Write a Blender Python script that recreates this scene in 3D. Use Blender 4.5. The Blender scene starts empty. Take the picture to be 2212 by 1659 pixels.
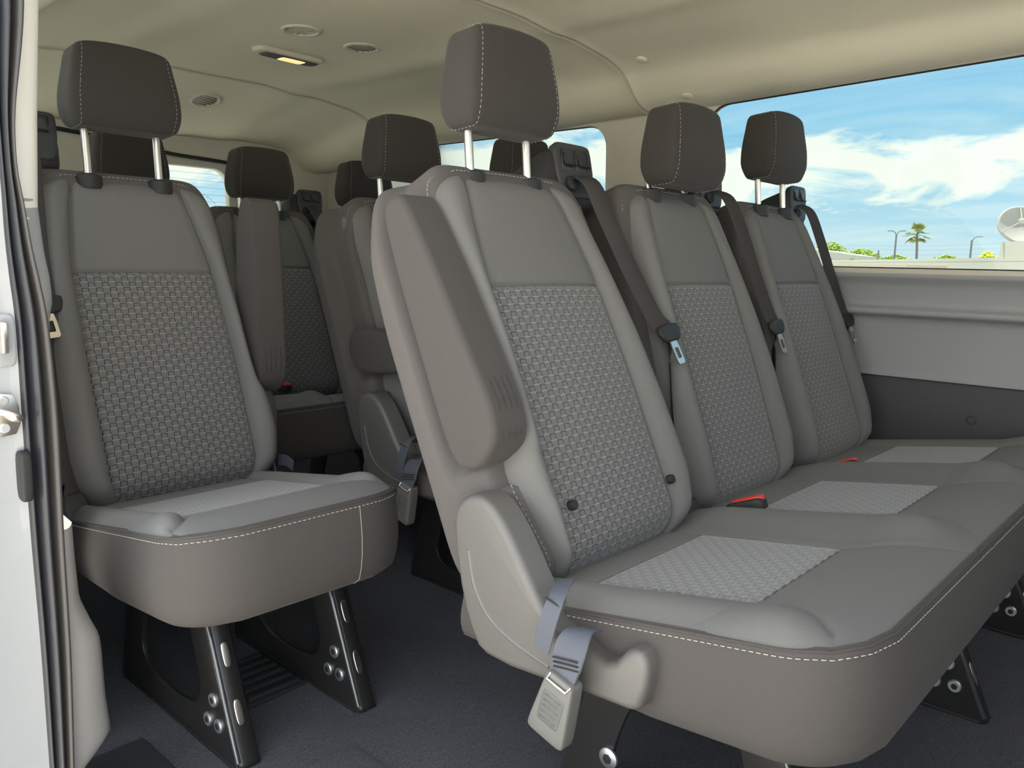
import bpy, bmesh, math, random
from mathutils import Vector, Matrix
random.seed(7)
S = bpy.context.scene
COL = S.collection

# ------------------------------------------------------------------ camera
CAM = Vector((-1.0271, -0.8673, 0.8279))
YAW, PITCH, ROLL, FPX = 0.83068, 0.149487, 0.023193, 1744.72
fw = Vector((math.sin(YAW)*math.cos(PITCH), math.cos(YAW)*math.cos(PITCH), -math.sin(PITCH)))
r0 = Vector((math.cos(YAW), -math.sin(YAW), 0)); u0 = r0.cross(fw)
rt = r0*math.cos(ROLL) + u0*math.sin(ROLL); up = u0*math.cos(ROLL) - r0*math.sin(ROLL)
cd = bpy.data.cameras.new('camera'); cam = bpy.data.objects.new('camera', cd); COL.objects.link(cam)
cd.sensor_fit = 'HORIZONTAL'; cd.sensor_width = 36.0; cd.lens = FPX/2212*36.0
cd.clip_start = 0.02; cd.clip_end = 1000
M = Matrix((rt, up, -fw)).transposed().to_4x4(); M.translation = CAM
cam.matrix_world = M
S.camera = cam

# ------------------------------------------------------------------ colour management
S.view_settings.view_transform = 'Standard'; S.view_settings.look = 'None'
S.view_settings.gamma = 1.0; S.view_settings.use_curve_mapping = False
S.view_settings.exposure = 1.4

# ------------------------------------------------------------------ node helpers
class NT:
    def __init__(s, tree): s.t = tree; s.n = tree.nodes; s.l = tree.links
    def node(s, typ, **kw):
        nd = s.n.new(typ)
        for k, v in kw.items(): setattr(nd, k, v)
        return nd
    def put(s, sock, v):
        if isinstance(v, bpy.types.NodeSocket): s.l.new(v, sock)
        elif v is not None: sock.default_value = v
    def m(s, op, a, b=None, c=None, clamp=False):
        nd = s.node('ShaderNodeMath', operation=op, use_clamp=clamp)
        s.put(nd.inputs[0], a)
        if b is not None: s.put(nd.inputs[1], b)
        if c is not None: s.put(nd.inputs[2], c)
        return nd.outputs[0]
    def mix(s, f, a, b):
        nd = s.node('ShaderNodeMix', data_type='RGBA')
        s.put(nd.inputs[0], f); s.put(nd.inputs[6], a); s.put(nd.inputs[7], b)
        return nd.outputs[2]
    def noise(s, vec, scale, detail=3, rough=.55, dist=0):
        nd = s.node('ShaderNodeTexNoise'); s.put(nd.inputs['Vector'], vec)
        nd.inputs['Scale'].default_value = scale; nd.inputs['Detail'].default_value = detail
        nd.inputs['Roughness'].default_value = rough; nd.inputs['Distortion'].default_value = dist
        return nd.outputs['Fac']
    def ramp(s, f, stops):
        nd = s.node('ShaderNodeValToRGB'); s.put(nd.inputs[0], f)
        e = nd.color_ramp.elements
        while len(e) < len(stops): e.new(.5)
        for i, (p, c) in enumerate(stops):
            e[i].position = p; e[i].color = c if len(c) == 4 else (*c, 1)
        return nd.outputs[0]
    def scalev(s, vec, v):
        nd = s.node('ShaderNodeMapping'); s.put(nd.inputs['Vector'], vec); nd.inputs['Scale'].default_value = v
        return nd.outputs[0]

def rgb(r, g, b): # srgb 0..255 -> linear
    f = lambda c: (c/255/12.92) if c/255 <= .04045 else ((c/255+.055)/1.055)**2.4
    return (f(r), f(g), f(b), 1)

# ------------------------------------------------------------------ world: sky with clouds
SKY_DOOR_BOOST = 0.35
W = bpy.data.worlds.new('sky'); S.world = W; W.use_nodes = True
w = NT(W.node_tree); w.n.clear()
tc = w.node('ShaderNodeTexCoord'); sep = w.node('ShaderNodeSeparateXYZ'); w.l.new(tc.outputs['Generated'], sep.inputs[0])
X, Y, Z = sep.outputs
zc = w.m('MAXIMUM', Z, 0.0)
den = w.m('ADD', zc, .11)
cmb = w.node('ShaderNodeCombineXYZ'); w.put(cmb.inputs[0], w.m('DIVIDE', X, den)); w.put(cmb.inputs[1], w.m('DIVIDE', Y, den))
cv = w.scalev(cmb.outputs[0], (1.0, .55, 1))
wisps = w.noise(cv, 1.3, 7, .6, .8)
wisps = w.ramp(wisps, [(.42, (0, 0, 0)), (.72, (1, 1, 1))])
bank_n = w.noise(w.scalev(tc.outputs['Generated'], (3.0, 3.0, 9.0)), 2.2, 5, .6, .4)
bank = w.m('SUBTRACT', 1.0, w.m('DIVIDE', w.m('ABSOLUTE', w.m('SUBTRACT', Z, w.m('ADD', .112, w.m('MULTIPLY', w.m('SUBTRACT', bank_n, .5), .17)))), .046), clamp=True)
bank = w.ramp(bank, [(.22, (0, 0, 0)), (.60, (1, 1, 1))])
base = w.ramp(zc, [(0.0, rgb(196, 222, 228)), (.06, rgb(180, 216, 230)), (.16, rgb(132, 196, 228)), (.35, rgb(92, 168, 222)), (1.0, rgb(60, 120, 200))])
c1 = w.mix(w.m('MULTIPLY', wisps, .75), base, rgb(222, 238, 238))
c2 = w.mix(w.m('MULTIPLY', bank, .95), c1, rgb(251, 253, 236))
# added glow in the unseen sky on the door side (-X), lighting the cabin
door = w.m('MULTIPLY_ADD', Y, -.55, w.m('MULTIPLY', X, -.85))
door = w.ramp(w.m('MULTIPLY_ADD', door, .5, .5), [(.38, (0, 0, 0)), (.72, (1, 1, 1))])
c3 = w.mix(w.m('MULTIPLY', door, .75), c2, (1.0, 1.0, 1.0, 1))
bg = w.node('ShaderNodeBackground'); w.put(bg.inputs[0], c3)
w.put(bg.inputs[1], w.m('ADD', 1.0, w.m('MULTIPLY', door, SKY_DOOR_BOOST)))
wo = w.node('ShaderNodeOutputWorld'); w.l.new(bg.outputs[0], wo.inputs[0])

# ------------------------------------------------------------------ sun (high, from the rear of the van)
sd = bpy.data.lights.new('sun', 'SUN'); sun = bpy.data.objects.new('sun', sd); COL.objects.link(sun)
sd.energy = 9.5; sd.angle = .012; sd.color = (1, .94, .84)
sdir = Vector((-0.12, -0.27, -0.955)).normalized()
sun.rotation_euler = sdir.to_track_quat('-Z', 'Y').to_euler()

# ------------------------------------------------------------------ materials
def pmat(name, col, rough=.6, metal=0, spec=.5, sheen=0, bump=None, coat=0):
    m = bpy.data.materials.new(name); m.use_nodes = True
    nt = NT(m.node_tree); b = nt.n['Principled BSDF']
    b.inputs['Base Color'].default_value = col if len(col) == 4 else (*col, 1)
    b.inputs['Roughness'].default_value = rough; b.inputs['Metallic'].default_value = metal
    b.inputs['Specular IOR Level'].default_value = spec
    b.inputs['Coat Weight'].default_value = coat
    if sheen:
        b.inputs['Sheen Weight'].default_value = sheen; b.inputs['Sheen Roughness'].default_value = .5
    if bump:
        sc, st, dist = bump
        tco = nt.node('ShaderNodeTexCoord')
        n = nt.noise(tco.outputs['Object'], sc, 2, .6)
        bp = nt.node('ShaderNodeBump'); bp.inputs['Strength'].default_value = st; bp.inputs['Distance'].default_value = dist
        nt.l.new(n, bp.inputs['Height']); nt.l.new(bp.outputs[0], b.inputs['Normal'])
    return m

def vary(m, a, b, scale, detail=4):
    nt = NT(m.node_tree); bs = nt.n['Principled BSDF']
    tco = nt.node('ShaderNodeTexCoord')
    n = nt.noise(tco.outputs['Object'], scale, detail)
    nt.l.new(nt.mix(nt.ramp(n, [(.3, (0, 0, 0)), (.7, (1, 1, 1))]), a, b), bs.inputs['Base Color'])
    return m

def cloth(name, c_a, c_b, fine, sheen=.05, weave=True):
    """plain woven cloth: tiny dotted weave from two crossed waves on the object's own coordinates"""
    m = pmat(name, c_a, .85, sheen=sheen, spec=.2)
    nt = NT(m.node_tree); bs = nt.n['Principled BSDF']
    tco = nt.node('ShaderNodeTexCoord')
    sp = nt.node('ShaderNodeSeparateXYZ'); nt.l.new(tco.outputs['UV'] if weave else tco.outputs['Object'], sp.inputs[0])
    n = nt.noise(tco.outputs['Object'], fine, 2, .7)
    s1 = nt.m('SINE', nt.m('MULTIPLY', nt.m('ADD', sp.outputs[0], sp.outputs[1]), 2600))
    s2 = nt.m('SINE', nt.m('MULTIPLY', nt.m('SUBTRACT', sp.outputs[0], sp.outputs[1]), 2600))
    wv = nt.m('MULTIPLY_ADD', nt.m('MULTIPLY', s1, s2), .5, .5) if weave else n
    f = nt.m('ADD', nt.m('MULTIPLY', wv, .6), nt.m('MULTIPLY', n, .4))
    big = nt.noise(tco.outputs['Object'], 9, 3)
    col = nt.mix(f, c_a, c_b)
    nt.l.new(col, bs.inputs['Base Color'])
    bp = nt.node('ShaderNodeBump'); bp.inputs['Strength'].default_value = .25; bp.inputs['Distance'].default_value = .0006
    nt.l.new(nt.m('ADD', f, nt.m('MULTIPLY', big, .8)), bp.inputs['Height']); nt.l.new(bp.outputs[0], bs.inputs['Normal'])
    return m

def basket(name, base, dash, line, p=.0126, pv=.0110):
    """checkerboard basket weave on the panel's metric UV: light dashes and dark square-wave edges"""
    m = pmat(name, base, .8, sheen=.25, spec=.25)
    nt = NT(m.node_tree); bs = nt.n['Principled BSDF']
    tco = nt.node('ShaderNodeTexCoord'); sp = nt.node('ShaderNodeSeparateXYZ'); nt.l.new(tco.outputs['UV'], sp.inputs[0])
    U = nt.m('DIVIDE', sp.outputs[0], p); V = nt.m('DIVIDE', sp.outputs[1], pv)
    i = nt.m('FLOOR', U); j = nt.m('FLOOR', V)
    fu = nt.m('FRACT', U); fv = nt.m('FRACT', V)
    par = nt.m('FLOORED_MODULO', nt.m('ADD', i, j), 2.0)
    inv = nt.m('SUBTRACT', 1.0, par)
    is_d = nt.m('MULTIPLY', inv, nt.m('MULTIPLY', nt.m('GREATER_THAN', fv, .0), nt.m('LESS_THAN', fv, .17)))
    fine = nt.m('GREATER_THAN', nt.m('FRACT', nt.m('MULTIPLY', fu, 7)), .35)
    dashf = nt.m('MULTIPLY', is_d, nt.m('MULTIPLY_ADD', fine, .5, .5))
    edge = nt.m('MAXIMUM', nt.m('LESS_THAN', fu, .11), nt.m('GREATER_THAN', fu, .90))
    lin1 = nt.m('MULTIPLY', edge, nt.m('MULTIPLY', inv, nt.m('GREATER_THAN', fv, .17)))
    lin2 = nt.m('MULTIPLY', nt.m('MULTIPLY', inv, nt.m('GREATER_THAN', fv, .89)), .85)
    lin = nt.m('MAXIMUM', lin1, lin2)
    n = nt.noise(tco.outputs['UV'], 900, 2, .7)
    c = nt.mix(n, base, tuple(v*.82 for v in base[:3])+(1,))
    c = nt.mix(lin, c, line); c = nt.mix(dashf, c, dash)
    nt.l.new(c, bs.inputs['Base Color'])
    h = nt.m('SUBTRACT', nt.m('ADD', nt.m('MULTIPLY', dashf, .4), nt.m('MULTIPLY', n, .3)), nt.m('MULTIPLY', lin, 1.0))
    hump = nt.m('SINE', nt.m('MULTIPLY', fv, math.pi))
    bp = nt.node('ShaderNodeBump'); bp.inputs['Strength'].default_value = .6; bp.inputs['Distance'].default_value = .0016
    nt.l.new(nt.m('ADD', h, nt.m('MULTIPLY', hump, .05)), bp.inputs['Height']); nt.l.new(bp.outputs[0], bs.inputs['Normal'])
    return m

MAT = {}
MAT['grey'] = cloth('grey_cloth', (.190, .184, .174, 1), (.120, .116, .109, 1), 700)
MAT['dark'] = cloth('dark_cloth', (.125, .113, .105, 1), (.082, .074, .069, 1), 700, weave=False)
MAT['skirt'] = cloth('shaded_dark_cloth', (.090, .081, .075, 1), (.057, .051, .047, 1), 700, weave=False)  # same cloth as the shell, with shade put into the colour
MAT['head'] = cloth('shaded_headrest_cloth', (.058, .052, .047, 1), (.036, .032, .029, 1), 800, sheen=.1, weave=False)  # same dark cloth again, the headrests' weaker light put into its colour
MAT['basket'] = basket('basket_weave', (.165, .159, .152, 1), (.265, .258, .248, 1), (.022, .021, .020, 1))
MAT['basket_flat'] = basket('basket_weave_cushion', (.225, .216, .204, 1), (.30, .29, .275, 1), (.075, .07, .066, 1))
MAT['stitch'] = pmat('thread', (.40, .38, .33, 1), .8)
MAT['seam'] = pmat('seam_shadow_cord', (.03, .028, .026, 1), .9)
MAT['pod'] = pmat('grey_grained_plastic', (.105, .098, .089, 1), .52, spec=.9, bump=(1400, .25, .0006))
MAT['black'] = pmat('black_plastic', (.028, .027, .026, 1), .5, spec=.3, bump=(1200, .15, .0004))
MAT['bezel'] = pmat('dark_grey_bezel', (.045, .045, .046, 1), .45, spec=.4)
MAT['gloss'] = pmat('black_painted_steel', (.024, .023, .022, 1), .33, spec=.6, bump=(60, .05, .001))
MAT['edge'] = pmat('highlight_black_edge', (.06, .06, .062, 1), .14, spec=.9, coat=1)  # leg edge highlight put into a lighter, glossier black
MAT['steel'] = pmat('zinc_steel', (.66, .66, .67, 1), .48, 1)
MAT['chrome'] = pmat('polished_steel', (.78, .72, .64, 1), .3, 1)
MAT['red'] = pmat('red_plastic', (.72, .05, .03, 1), .4)
MAT['belt'] = pmat('belt_webbing', (.058, .054, .051, 1), .9, spec=.12, bump=(900, .2, .0005))
MAT['strap'] = pmat('blue_grey_webbing', (.085, .092, .115, 1), .6, bump=(900, .2, .0005))
MAT['buckle'] = pmat('grey_buckle_plastic', (.145, .142, .132, 1), .5, bump=(1400, .1, .0004))
MAT['label'] = pmat('embossed_plate', (.115, .112, .105, 1), .5)
MAT['liner'] = vary(pmat('headliner_felt', (.5, .46, .36, 1), .95, spec=.1, bump=(700, .3, .0008)), (.73, .685, .535, 1), (.77, .725, .57, 1), 500)
MAT['trim'] = pmat('beige_trim_plastic', (.62, .575, .475, 1), .6, bump=(900, .15, .0004))
MAT['cream'] = pmat('cream_trim_plastic', (.84, .81, .75, 1), .55, bump=(900, .15, .0004))
MAT['trimgrey'] = pmat('pale_grey_trim', (.36, .34, .32, 1), .6, bump=(900, .15, .0004))
MAT['louvre'] = pmat('vent_louvre_plastic', (.33, .305, .25, 1), .6)
MAT['ventdark'] = pmat('shaded_vent_plastic', (.10, .092, .075, 1), .6)
MAT['wallgrey'] = pmat('grey_wall_plastic', (.34, .34, .34, 1), .55, bump=(900, .15, .0004))
MAT['walldark'] = pmat('charcoal_wall_plastic', (.06, .061, .06, 1), .6, bump=(900, .15, .0004))
MAT['carpet'] = vary(pmat('navy_charcoal_carpet', (.03, .03, .036, 1), .98, spec=.1, sheen=.2, bump=(420, 1.0, .004)), (.022, .022, .028, 1), (.085, .085, .104, 1), 260, 6)
MAT['rubber'] = pmat('door_seal_rubber', (.024, .025, .029, 1), .36, bump=(300, .1, .0005))
MAT['rubber2'] = pmat('brown_seal_rubber', (.050, .046, .043, 1), .40, bump=(300, .1, .0005))
MAT['step'] = pmat('black_step_plastic', (.03, .03, .032, 1), .6, bump=(500, .3, .001))
MAT['paint'] = pmat('white_car_paint', (.33, .335, .34, 1), .25, coat=.6, bump=(8, .02, .01))
MAT['conc'] = vary(pmat('concrete', (.42, .39, .34, 1), .9, bump=(40, .3, .01)), (.52, .50, .44, 1), (.43, .415, .37, 1), 3)
MAT['stucco'] = pmat('cream_stucco', (.44, .43, .35, 1), .9, bump=(4, .2, .02))
MAT['roofbrown'] = pmat('tan_roof', (.52, .44, .32, 1), .9)
MAT['leaf'] = vary(pmat('tree_leaves', (.2, .32, .03, 1), .6), (.14, .26, .02, 1), (.36, .46, .05, 1), 2)
MAT['leafy'] = vary(pmat('yellow_leaves', (.5, .55, .03, 1), .6), (.42, .5, .02, 1), (.62, .6, .06, 1), 2)
MAT['frond'] = vary(pmat('palm_frond', (.16, .24, .05, 1), .6), (.10, .19, .03, 1), (.30, .28, .08, 1), 1)
MAT['trunk'] = pmat('palm_trunk', (.20, .17, .14, 1), .9)
MAT['pole'] = pmat('street_pole_paint', (.17, .18, .19, 1), .6)
MAT['dish'] = pmat('dish_paint', (.34, .33, .285, 1), .6)
MAT['gasket'] = pmat('window_gasket', (.012, .012, .012, 1), .5)

def glass_mat(name, tint, refl=.06):
    m = bpy.data.materials.new(name); m.use_nodes = True; nt = NT(m.node_tree); nt.n.clear()
    t = nt.node('ShaderNodeBsdfTransparent'); t.inputs[0].default_value = tint
    g = nt.node('ShaderNodeBsdfGlossy'); g.inputs['Roughness'].default_value = .02
    fr = nt.node('ShaderNodeFresnel'); fr.inputs[0].default_value = 1.35
    mx = nt.node('ShaderNodeMixShader'); nt.l.new(nt.m('MULTIPLY', fr.outputs[0], .7), mx.inputs[0])
    nt.l.new(t.outputs[0], mx.inputs[1]); nt.l.new(g.outputs[0], mx.inputs[2])
    o = nt.node('ShaderNodeOutputMaterial'); nt.l.new(mx.outputs[0], o.inputs[0])
    return m
MAT['glass'] = glass_mat('tinted_glass', (.38, .415, .415, 1))
def emit(name, col, st):
    m = bpy.data.materials.new(name); m.use_nodes = True; b = m.node_tree.nodes['Principled BSDF']
    b.inputs['Base Color'].default_value = col; b.inputs['Emission Color'].default_value = col; b.inputs['Emission Strength'].default_value = st
    return m
MAT['bulb'] = emit('lit_lens', (1.0, .66, .27, 1), .42)

# ------------------------------------------------------------------ object helpers
def link(name, me, mat, parent=None, smooth=True):
    o = bpy.data.objects.new(name, me); COL.objects.link(o)
    if mat is not None: me.materials.append(MAT[mat] if isinstance(mat, str) else mat)
    if smooth: me.polygons.foreach_set('use_smooth', [True]*len(me.polygons))
    if parent is not None: o.parent = parent
    me.update()
    return o
def mk(name, vs, fs, mat, parent=None, uvs=None, smooth=True):
    me = bpy.data.meshes.new(name); me.from_pydata([tuple(v) for v in vs], [], fs)
    if uvs is not None:
        ul = me.uv_layers.new(name='UVMap')
        for lp in me.loops: ul.data[lp.index].uv = uvs[lp.vertex_index]
    return link(name, me, mat, parent, smooth)
def from_bm(name, bm, mat, parent=None, smooth=True, angle=None):
    me = bpy.data.meshes.new(name); bm.normal_update(); bm.to_mesh(me); bm.free()
    o = link(name, me, mat, parent, smooth)
    if angle and hasattr(me, 'set_sharp_from_angle'): me.set_sharp_from_angle(angle=math.radians(angle))
    return o
def thing(name, label, cat, loc=(0, 0, 0), group=None):
    o = bpy.data.objects.new(name, None); COL.objects.link(o); o.location = loc; o.empty_display_size = .1
    o['label'] = label; o['category'] = cat
    if group: o['group'] = group
    return o
def tag(o, label, cat, group=None, kind=None):
    o['label'] = label; o['category'] = cat
    if group: o['group'] = group
    if kind: o['kind'] = kind
    return o
def struct(o): o['kind'] = 'structure'; return o

def grid(name, P, na, nb, mat, parent=None, uv=None, flip=False, mask=None):
    """P(i,j) -> point for i<na, j<nb ; mask(i,j) keeps the quad"""
    vs = [P(i, j) for i in range(na) for j in range(nb)]
    uvs = [uv(i, j) for i in range(na) for j in range(nb)] if uv else None
    fs = []
    for i in range(na-1):
        for j in range(nb-1):
            if mask and not mask(i, j): continue
            q = (i*nb+j, (i+1)*nb+j, (i+1)*nb+j+1, i*nb+j+1)
            fs.append(q[::-1] if flip else q)
    used = sorted({v for f in fs for v in f}); mp = {v: k for k, v in enumerate(used)}
    vs = [vs[v] for v in used]; fs = [tuple(mp[v] for v in f) for f in fs]
    if uvs: uvs = [uvs[v] for v in used]
    return mk(name, vs, fs, mat, parent, uvs)

def rbox_bm(n, p, f, bm=None):
    """rounded box: cube grid pushed to the L^p unit ball, then placed by f(a,b,c)"""
    bm = bm or bmesh.new(); cache = {}
    G = lambda u: math.sin(math.pi/2*u)*.72+u*.28
    def V(c):
        k = tuple(round(x, 5) for x in c)
        if k not in cache:
            s = sum(abs(x)**p for x in c)**(1/p)
            cache[k] = bm.verts.new(f(*(x/s for x in c)))
        return cache[k]
    for ax in range(3):
        for sg in (-1, 1):
            for i in range(n):
                for j in range(n):
                    q = []
                    for di, dj in ((0, 0), (1, 0), (1, 1), (0, 1)):
                        c = [0, 0, 0]; c[ax] = sg; c[(ax+1) % 3] = G(-1+2*(i+di)/n); c[(ax+2) % 3] = G(-1+2*(j+dj)/n)
                        q.append(V(c))
                    if sg < 0: q = q[::-1]
                    try: bm.faces.new(q)
                    except ValueError: pass
    return bm
def rbox(name, c, h, mat, parent=None, n=8, p=6, rot=None):
    R = rot or Matrix.Identity(3); c = Vector(c)
    return from_bm(name, rbox_bm(n, p, lambda a, b, d: c + R @ Vector((a*h[0], b*h[1], d*h[2]))), mat, parent)

def smooth_path(pts, k=6):
    pts = [Vector(p) for p in pts]
    if len(pts) < 3: return pts
    out = []
    for i in range(len(pts)-1):
        p0 = pts[max(i-1, 0)]; p1 = pts[i]; p2 = pts[i+1]; p3 = pts[min(i+2, len(pts)-1)]
        for s in range(k):
            t = s/k
            out.append(.5*((2*p1)+(p2-p0)*t+(2*p0-5*p1+4*p2-p3)*t*t+(3*p1-p0-3*p2+p3)*t**3))
    out.append(pts[-1]); return out
def tube_into(bm, pts, r, sides=8, cap=True):
    pts = [Vector(p) for p in pts]; rings = []; prev = None
    for i, p in enumerate(pts):
        d = (pts[min(i+1, len(pts)-1)] - pts[max(i-1, 0)]).normalized()
        if prev is None: a = d.orthogonal().normalized()
        else:
            a = prev - d*prev.dot(d); a = a.normalized() if a.length > 1e-6 else d.orthogonal().normalized()
        prev = a; b = d.cross(a); rr = r[i] if isinstance(r, (list, tuple)) else r
        rings.append([bm.verts.new(p + (a*math.cos(2*math.pi*k/sides) + b*math.sin(2*math.pi*k/sides))*rr) for k in range(sides)])
    for i in range(len(rings)-1):
        for k in range(sides):
            bm.faces.new((rings[i][k], rings[i][(k+1) % sides], rings[i+1][(k+1) % sides], rings[i+1][k]))
    if cap: bm.faces.new(rings[0][::-1]); bm.faces.new(rings[-1])
def tube(name, pts, r, mat, parent=None, sides=10):
    bm = bmesh.new(); tube_into(bm, pts, r, sides); return from_bm(name, bm, mat, parent, angle=50)
def strap(name, pts, wdir, wid, th, mat, parent=None, k=6, sm=True):
    """webbing: a flat ribbon with thickness; wdir a vector or one per point; wid a number or one per point"""
    P = smooth_path(pts, k) if sm else [Vector(p) for p in pts]; n = len(P); m0 = len(pts)-1
    def at(lst, i):
        if not isinstance(lst, list): return lst
        f = i/(n-1)*m0; a = min(int(f), m0-1); g = f-a
        return lst[a]*(1-g) + lst[a+1]*g
    wl = [Vector(x) for x in wdir] if isinstance(wdir, list) else Vector(wdir)
    bm = bmesh.new(); rings = []
    for i, p in enumerate(P):
        d = (P[min(i+1, n-1)]-P[max(i-1, 0)]).normalized(); w_ = at(wl, i); w_ = (w_-d*w_.dot(d)).normalized()
        nn = d.cross(w_).normalized(); h = at(wid, i)*.5
        rings.append([bm.verts.new(p+w_*h*x+nn*th*.5*y) for x, y in ((-1, .2), (-.94, 1), (.94, 1), (1, .2), (1, -.2), (.94, -1), (-.94, -1), (-1, -.2))])
    for a, b in zip(rings, rings[1:]):
        for q in range(8): bm.faces.new((a[q], a[(q+1) % 8], b[(q+1) % 8], b[q]))
    bm.faces.new(rings[0][::-1]); bm.faces.new(rings[-1])
    bmesh.ops.recalc_face_normals(bm, faces=bm.faces)
    return from_bm(name, bm, mat, parent, angle=40)
def prism(name, poly, x0, x1, mat, parent=None, bev=.01, seg=4, fn=None, both=False, n_round=0):
    """polygon in (y,z) extruded along x from x0 to x1; the cap at x1 (and x0 if both) is rounded over"""
    if n_round:
        q = [Vector((0, a, b)) for a, b in poly]; q = q+[q[0]]
        ring = smooth_path([q[-2]]+q+[q[1]], n_round)[n_round:-n_round-1]
        poly = [(v.y, v.z) for v in ring]
    bm = bmesh.new()
    a = [bm.verts.new((x0, y, z)) for y, z in poly]; b = [bm.verts.new((x1, y, z)) for y, z in poly]
    n = len(poly)
    fa = bm.faces.new(a); fb = bm.faces.new(b[::-1])
    for i in range(n): bm.faces.new((a[i], b[i], b[(i+1) % n], a[(i+1) % n]))
    bmesh.ops.recalc_face_normals(bm, faces=bm.faces)
    es = list(fb.edges) + (list(fa.edges) if both else [])
    if bev: bmesh.ops.bevel(bm, geom=es, offset=bev, segments=seg, profile=.5, affect='EDGES', clamp_overlap=True)
    if fn:
        for v in bm.verts: v.co = fn(v.co)
        bmesh.ops.recalc_face_normals(bm, faces=bm.faces)
    return from_bm(name, bm, mat, parent, angle=35)
def disc_into(bm, c, axis, r, h, sides=16, dome=.3):
    c = Vector(c); ax = Vector(axis).normalized(); a = ax.orthogonal().normalized(); b = ax.cross(a)
    rows = [(r, 0), (r, h*(1-dome)), (r*.85, h), ]
    rings = [[bm.verts.new(c+ax*z+(a*math.cos(2*math.pi*k/sides)+b*math.sin(2*math.pi*k/sides))*rr) for k in range(sides)] for rr, z in rows]
    for u, v in zip(rings, rings[1:]):
        for k in range(sides): bm.faces.new((u[k], u[(k+1) % sides], v[(k+1) % sides], v[k]))
    bm.faces.new(rings[-1]); bm.faces.new(rings[0][::-1])
def disc(name, c, axis, r, h, mat, parent=None, sides=18):
    bm = bmesh.new(); disc_into(bm, c, axis, r, h, sides); return from_bm(name, bm, mat, parent, angle=40)
def box_into(bm, c, h, R=None):
    R = R or Matrix.Identity(3); c = Vector(c)
    v = [bm.verts.new(c+R @ Vector((a*h[0], b*h[1], d*h[2]))) for a in (-1, 1) for b in (-1, 1) for d in (-1, 1)]
    for f in ((0, 1, 3, 2), (4, 6, 7, 5), (0, 4, 5, 1), (2, 3, 7, 6), (0, 2, 6, 4), (1, 5, 7, 3)): bm.faces.new([v[i] for i in f])
def box(name, c, h, mat, parent=None, R=None, bev=.003, seg=2):
    bm = bmesh.new(); box_into(bm, c, h, R)
    if bev: bmesh.ops.bevel(bm, geom=list(bm.edges), offset=bev, segments=seg, profile=.5, affect='EDGES')
    return from_bm(name, bm, mat, parent, angle=35)
def stitches(name, pts, parent, dash=.0055, gap=.0035, r=.0006, closed=False, mat='stitch'):
    P = [Vector(p) for p in pts]
    if closed: P.append(P[0])
    bm = bmesh.new(); acc = 0; on = True; seg = [P[0]]
    i = 0; cur = P[0]; need = dash
    while i < len(P)-1:
        d = P[i+1]-cur; L = d.length
        if L < need - 1e-9:
            need -= L; cur = P[i+1]; i += 1
            if on: seg.append(cur)
        else:
            cur = cur + d*(need/L) if L > 0 else cur
            if on:
                seg.append(cur)
                if (seg[0]-seg[-1]).length > 1e-4: tube_into(bm, [seg[0], seg[-1]], r, 5)
                need = gap; on = False
            else:
                seg = [cur]; need = dash; on = True
    return from_bm(name, bm, mat, parent)
def plate_holes(name, outer, holes, th, mat, parent=None, xf=None, bev=0.0):
    """2D outline with holes, extruded; xf maps (u,v,w) to a point"""
    cu = bpy.data.curves.new(name, 'CURVE'); cu.dimensions = '2D'; cu.fill_mode = 'BOTH'; cu.extrude = th/2; cu.bevel_depth = bev; cu.bevel_resolution = 2
    for ring in [outer]+holes:
        sp = cu.splines.new('POLY'); sp.points.add(len(ring)-1); sp.use_cyclic_u = True
        for pt, (a, b) in zip(sp.points, ring): pt.co = (a, b, 0, 1)
    tmp = bpy.data.objects.new('tmp', cu); COL.objects.link(tmp)
    dg = bpy.context.evaluated_depsgraph_get(); dg.update()
    me = bpy.data.meshes.new_from_object(tmp.evaluated_get(dg)); me.name = name
    bpy.data.objects.remove(tmp); bpy.data.curves.remove(cu)
    if xf:
        for v in me.vertices: v.co = xf(*v.co)
    me.materials.clear()
    o = link(name, me, mat, parent, True)
    bm = bmesh.new(); bm.from_mesh(me); bmesh.ops.remove_doubles(bm, verts=bm.verts, dist=1e-6); bmesh.ops.recalc_face_normals(bm, faces=bm.faces); bm.to_mesh(me); bm.free()
    me.polygons.foreach_set('use_smooth', [True]*len(me.polygons))
    if hasattr(me, 'set_sharp_from_angle'): me.set_sharp_from_angle(angle=math.radians(35))
    return o
def rrect(x0, x1, y0, y1, r, n=7):
    rs = r if isinstance(r, (list, tuple)) else [r]*4   # bl, br, tr, tl
    out = []
    for (cx, cy, a0, rr) in ((x0+rs[0], y0+rs[0], 180, rs[0]), (x1-rs[1], y0+rs[1], 270, rs[1]), (x1-rs[2], y1-rs[2], 0, rs[2]), (x0+rs[3], y1-rs[3], 90, rs[3])):
        for k in range(n+1):
            a = math.radians(a0+90*k/n); out.append((cx+rr*math.cos(a), cy+rr*math.sin(a)))
    return out
def lerp_tab(tab, x):
    if x <= tab[0][0]: return tab[0][1]
    for (a, b), (c, d) in zip(tab, tab[1:]):
        if x <= c: return b+(d-b)*(x-a)/(c-a)
    return tab[-1][1]
def sstep(a, b, x):
    t = max(0, min(1, (x-a)/(b-a))); return t*t*(3-2*t)

# ================================================================== THE VAN BODY
# floor carpet (x across, y to the rear, z up; z = 0 is the carpet)
def fl(i, j):
    x = -.66+i*.02; y = -1.7+j*.0415
    return (x, y, .0015*math.sin(x*31+y*17)+.001*math.sin(y*53-x*23))
floor = struct(grid('floor', fl, 99, 101, 'carpet'))
FX = [-.66+.06*i for i in range(40)]

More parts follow.
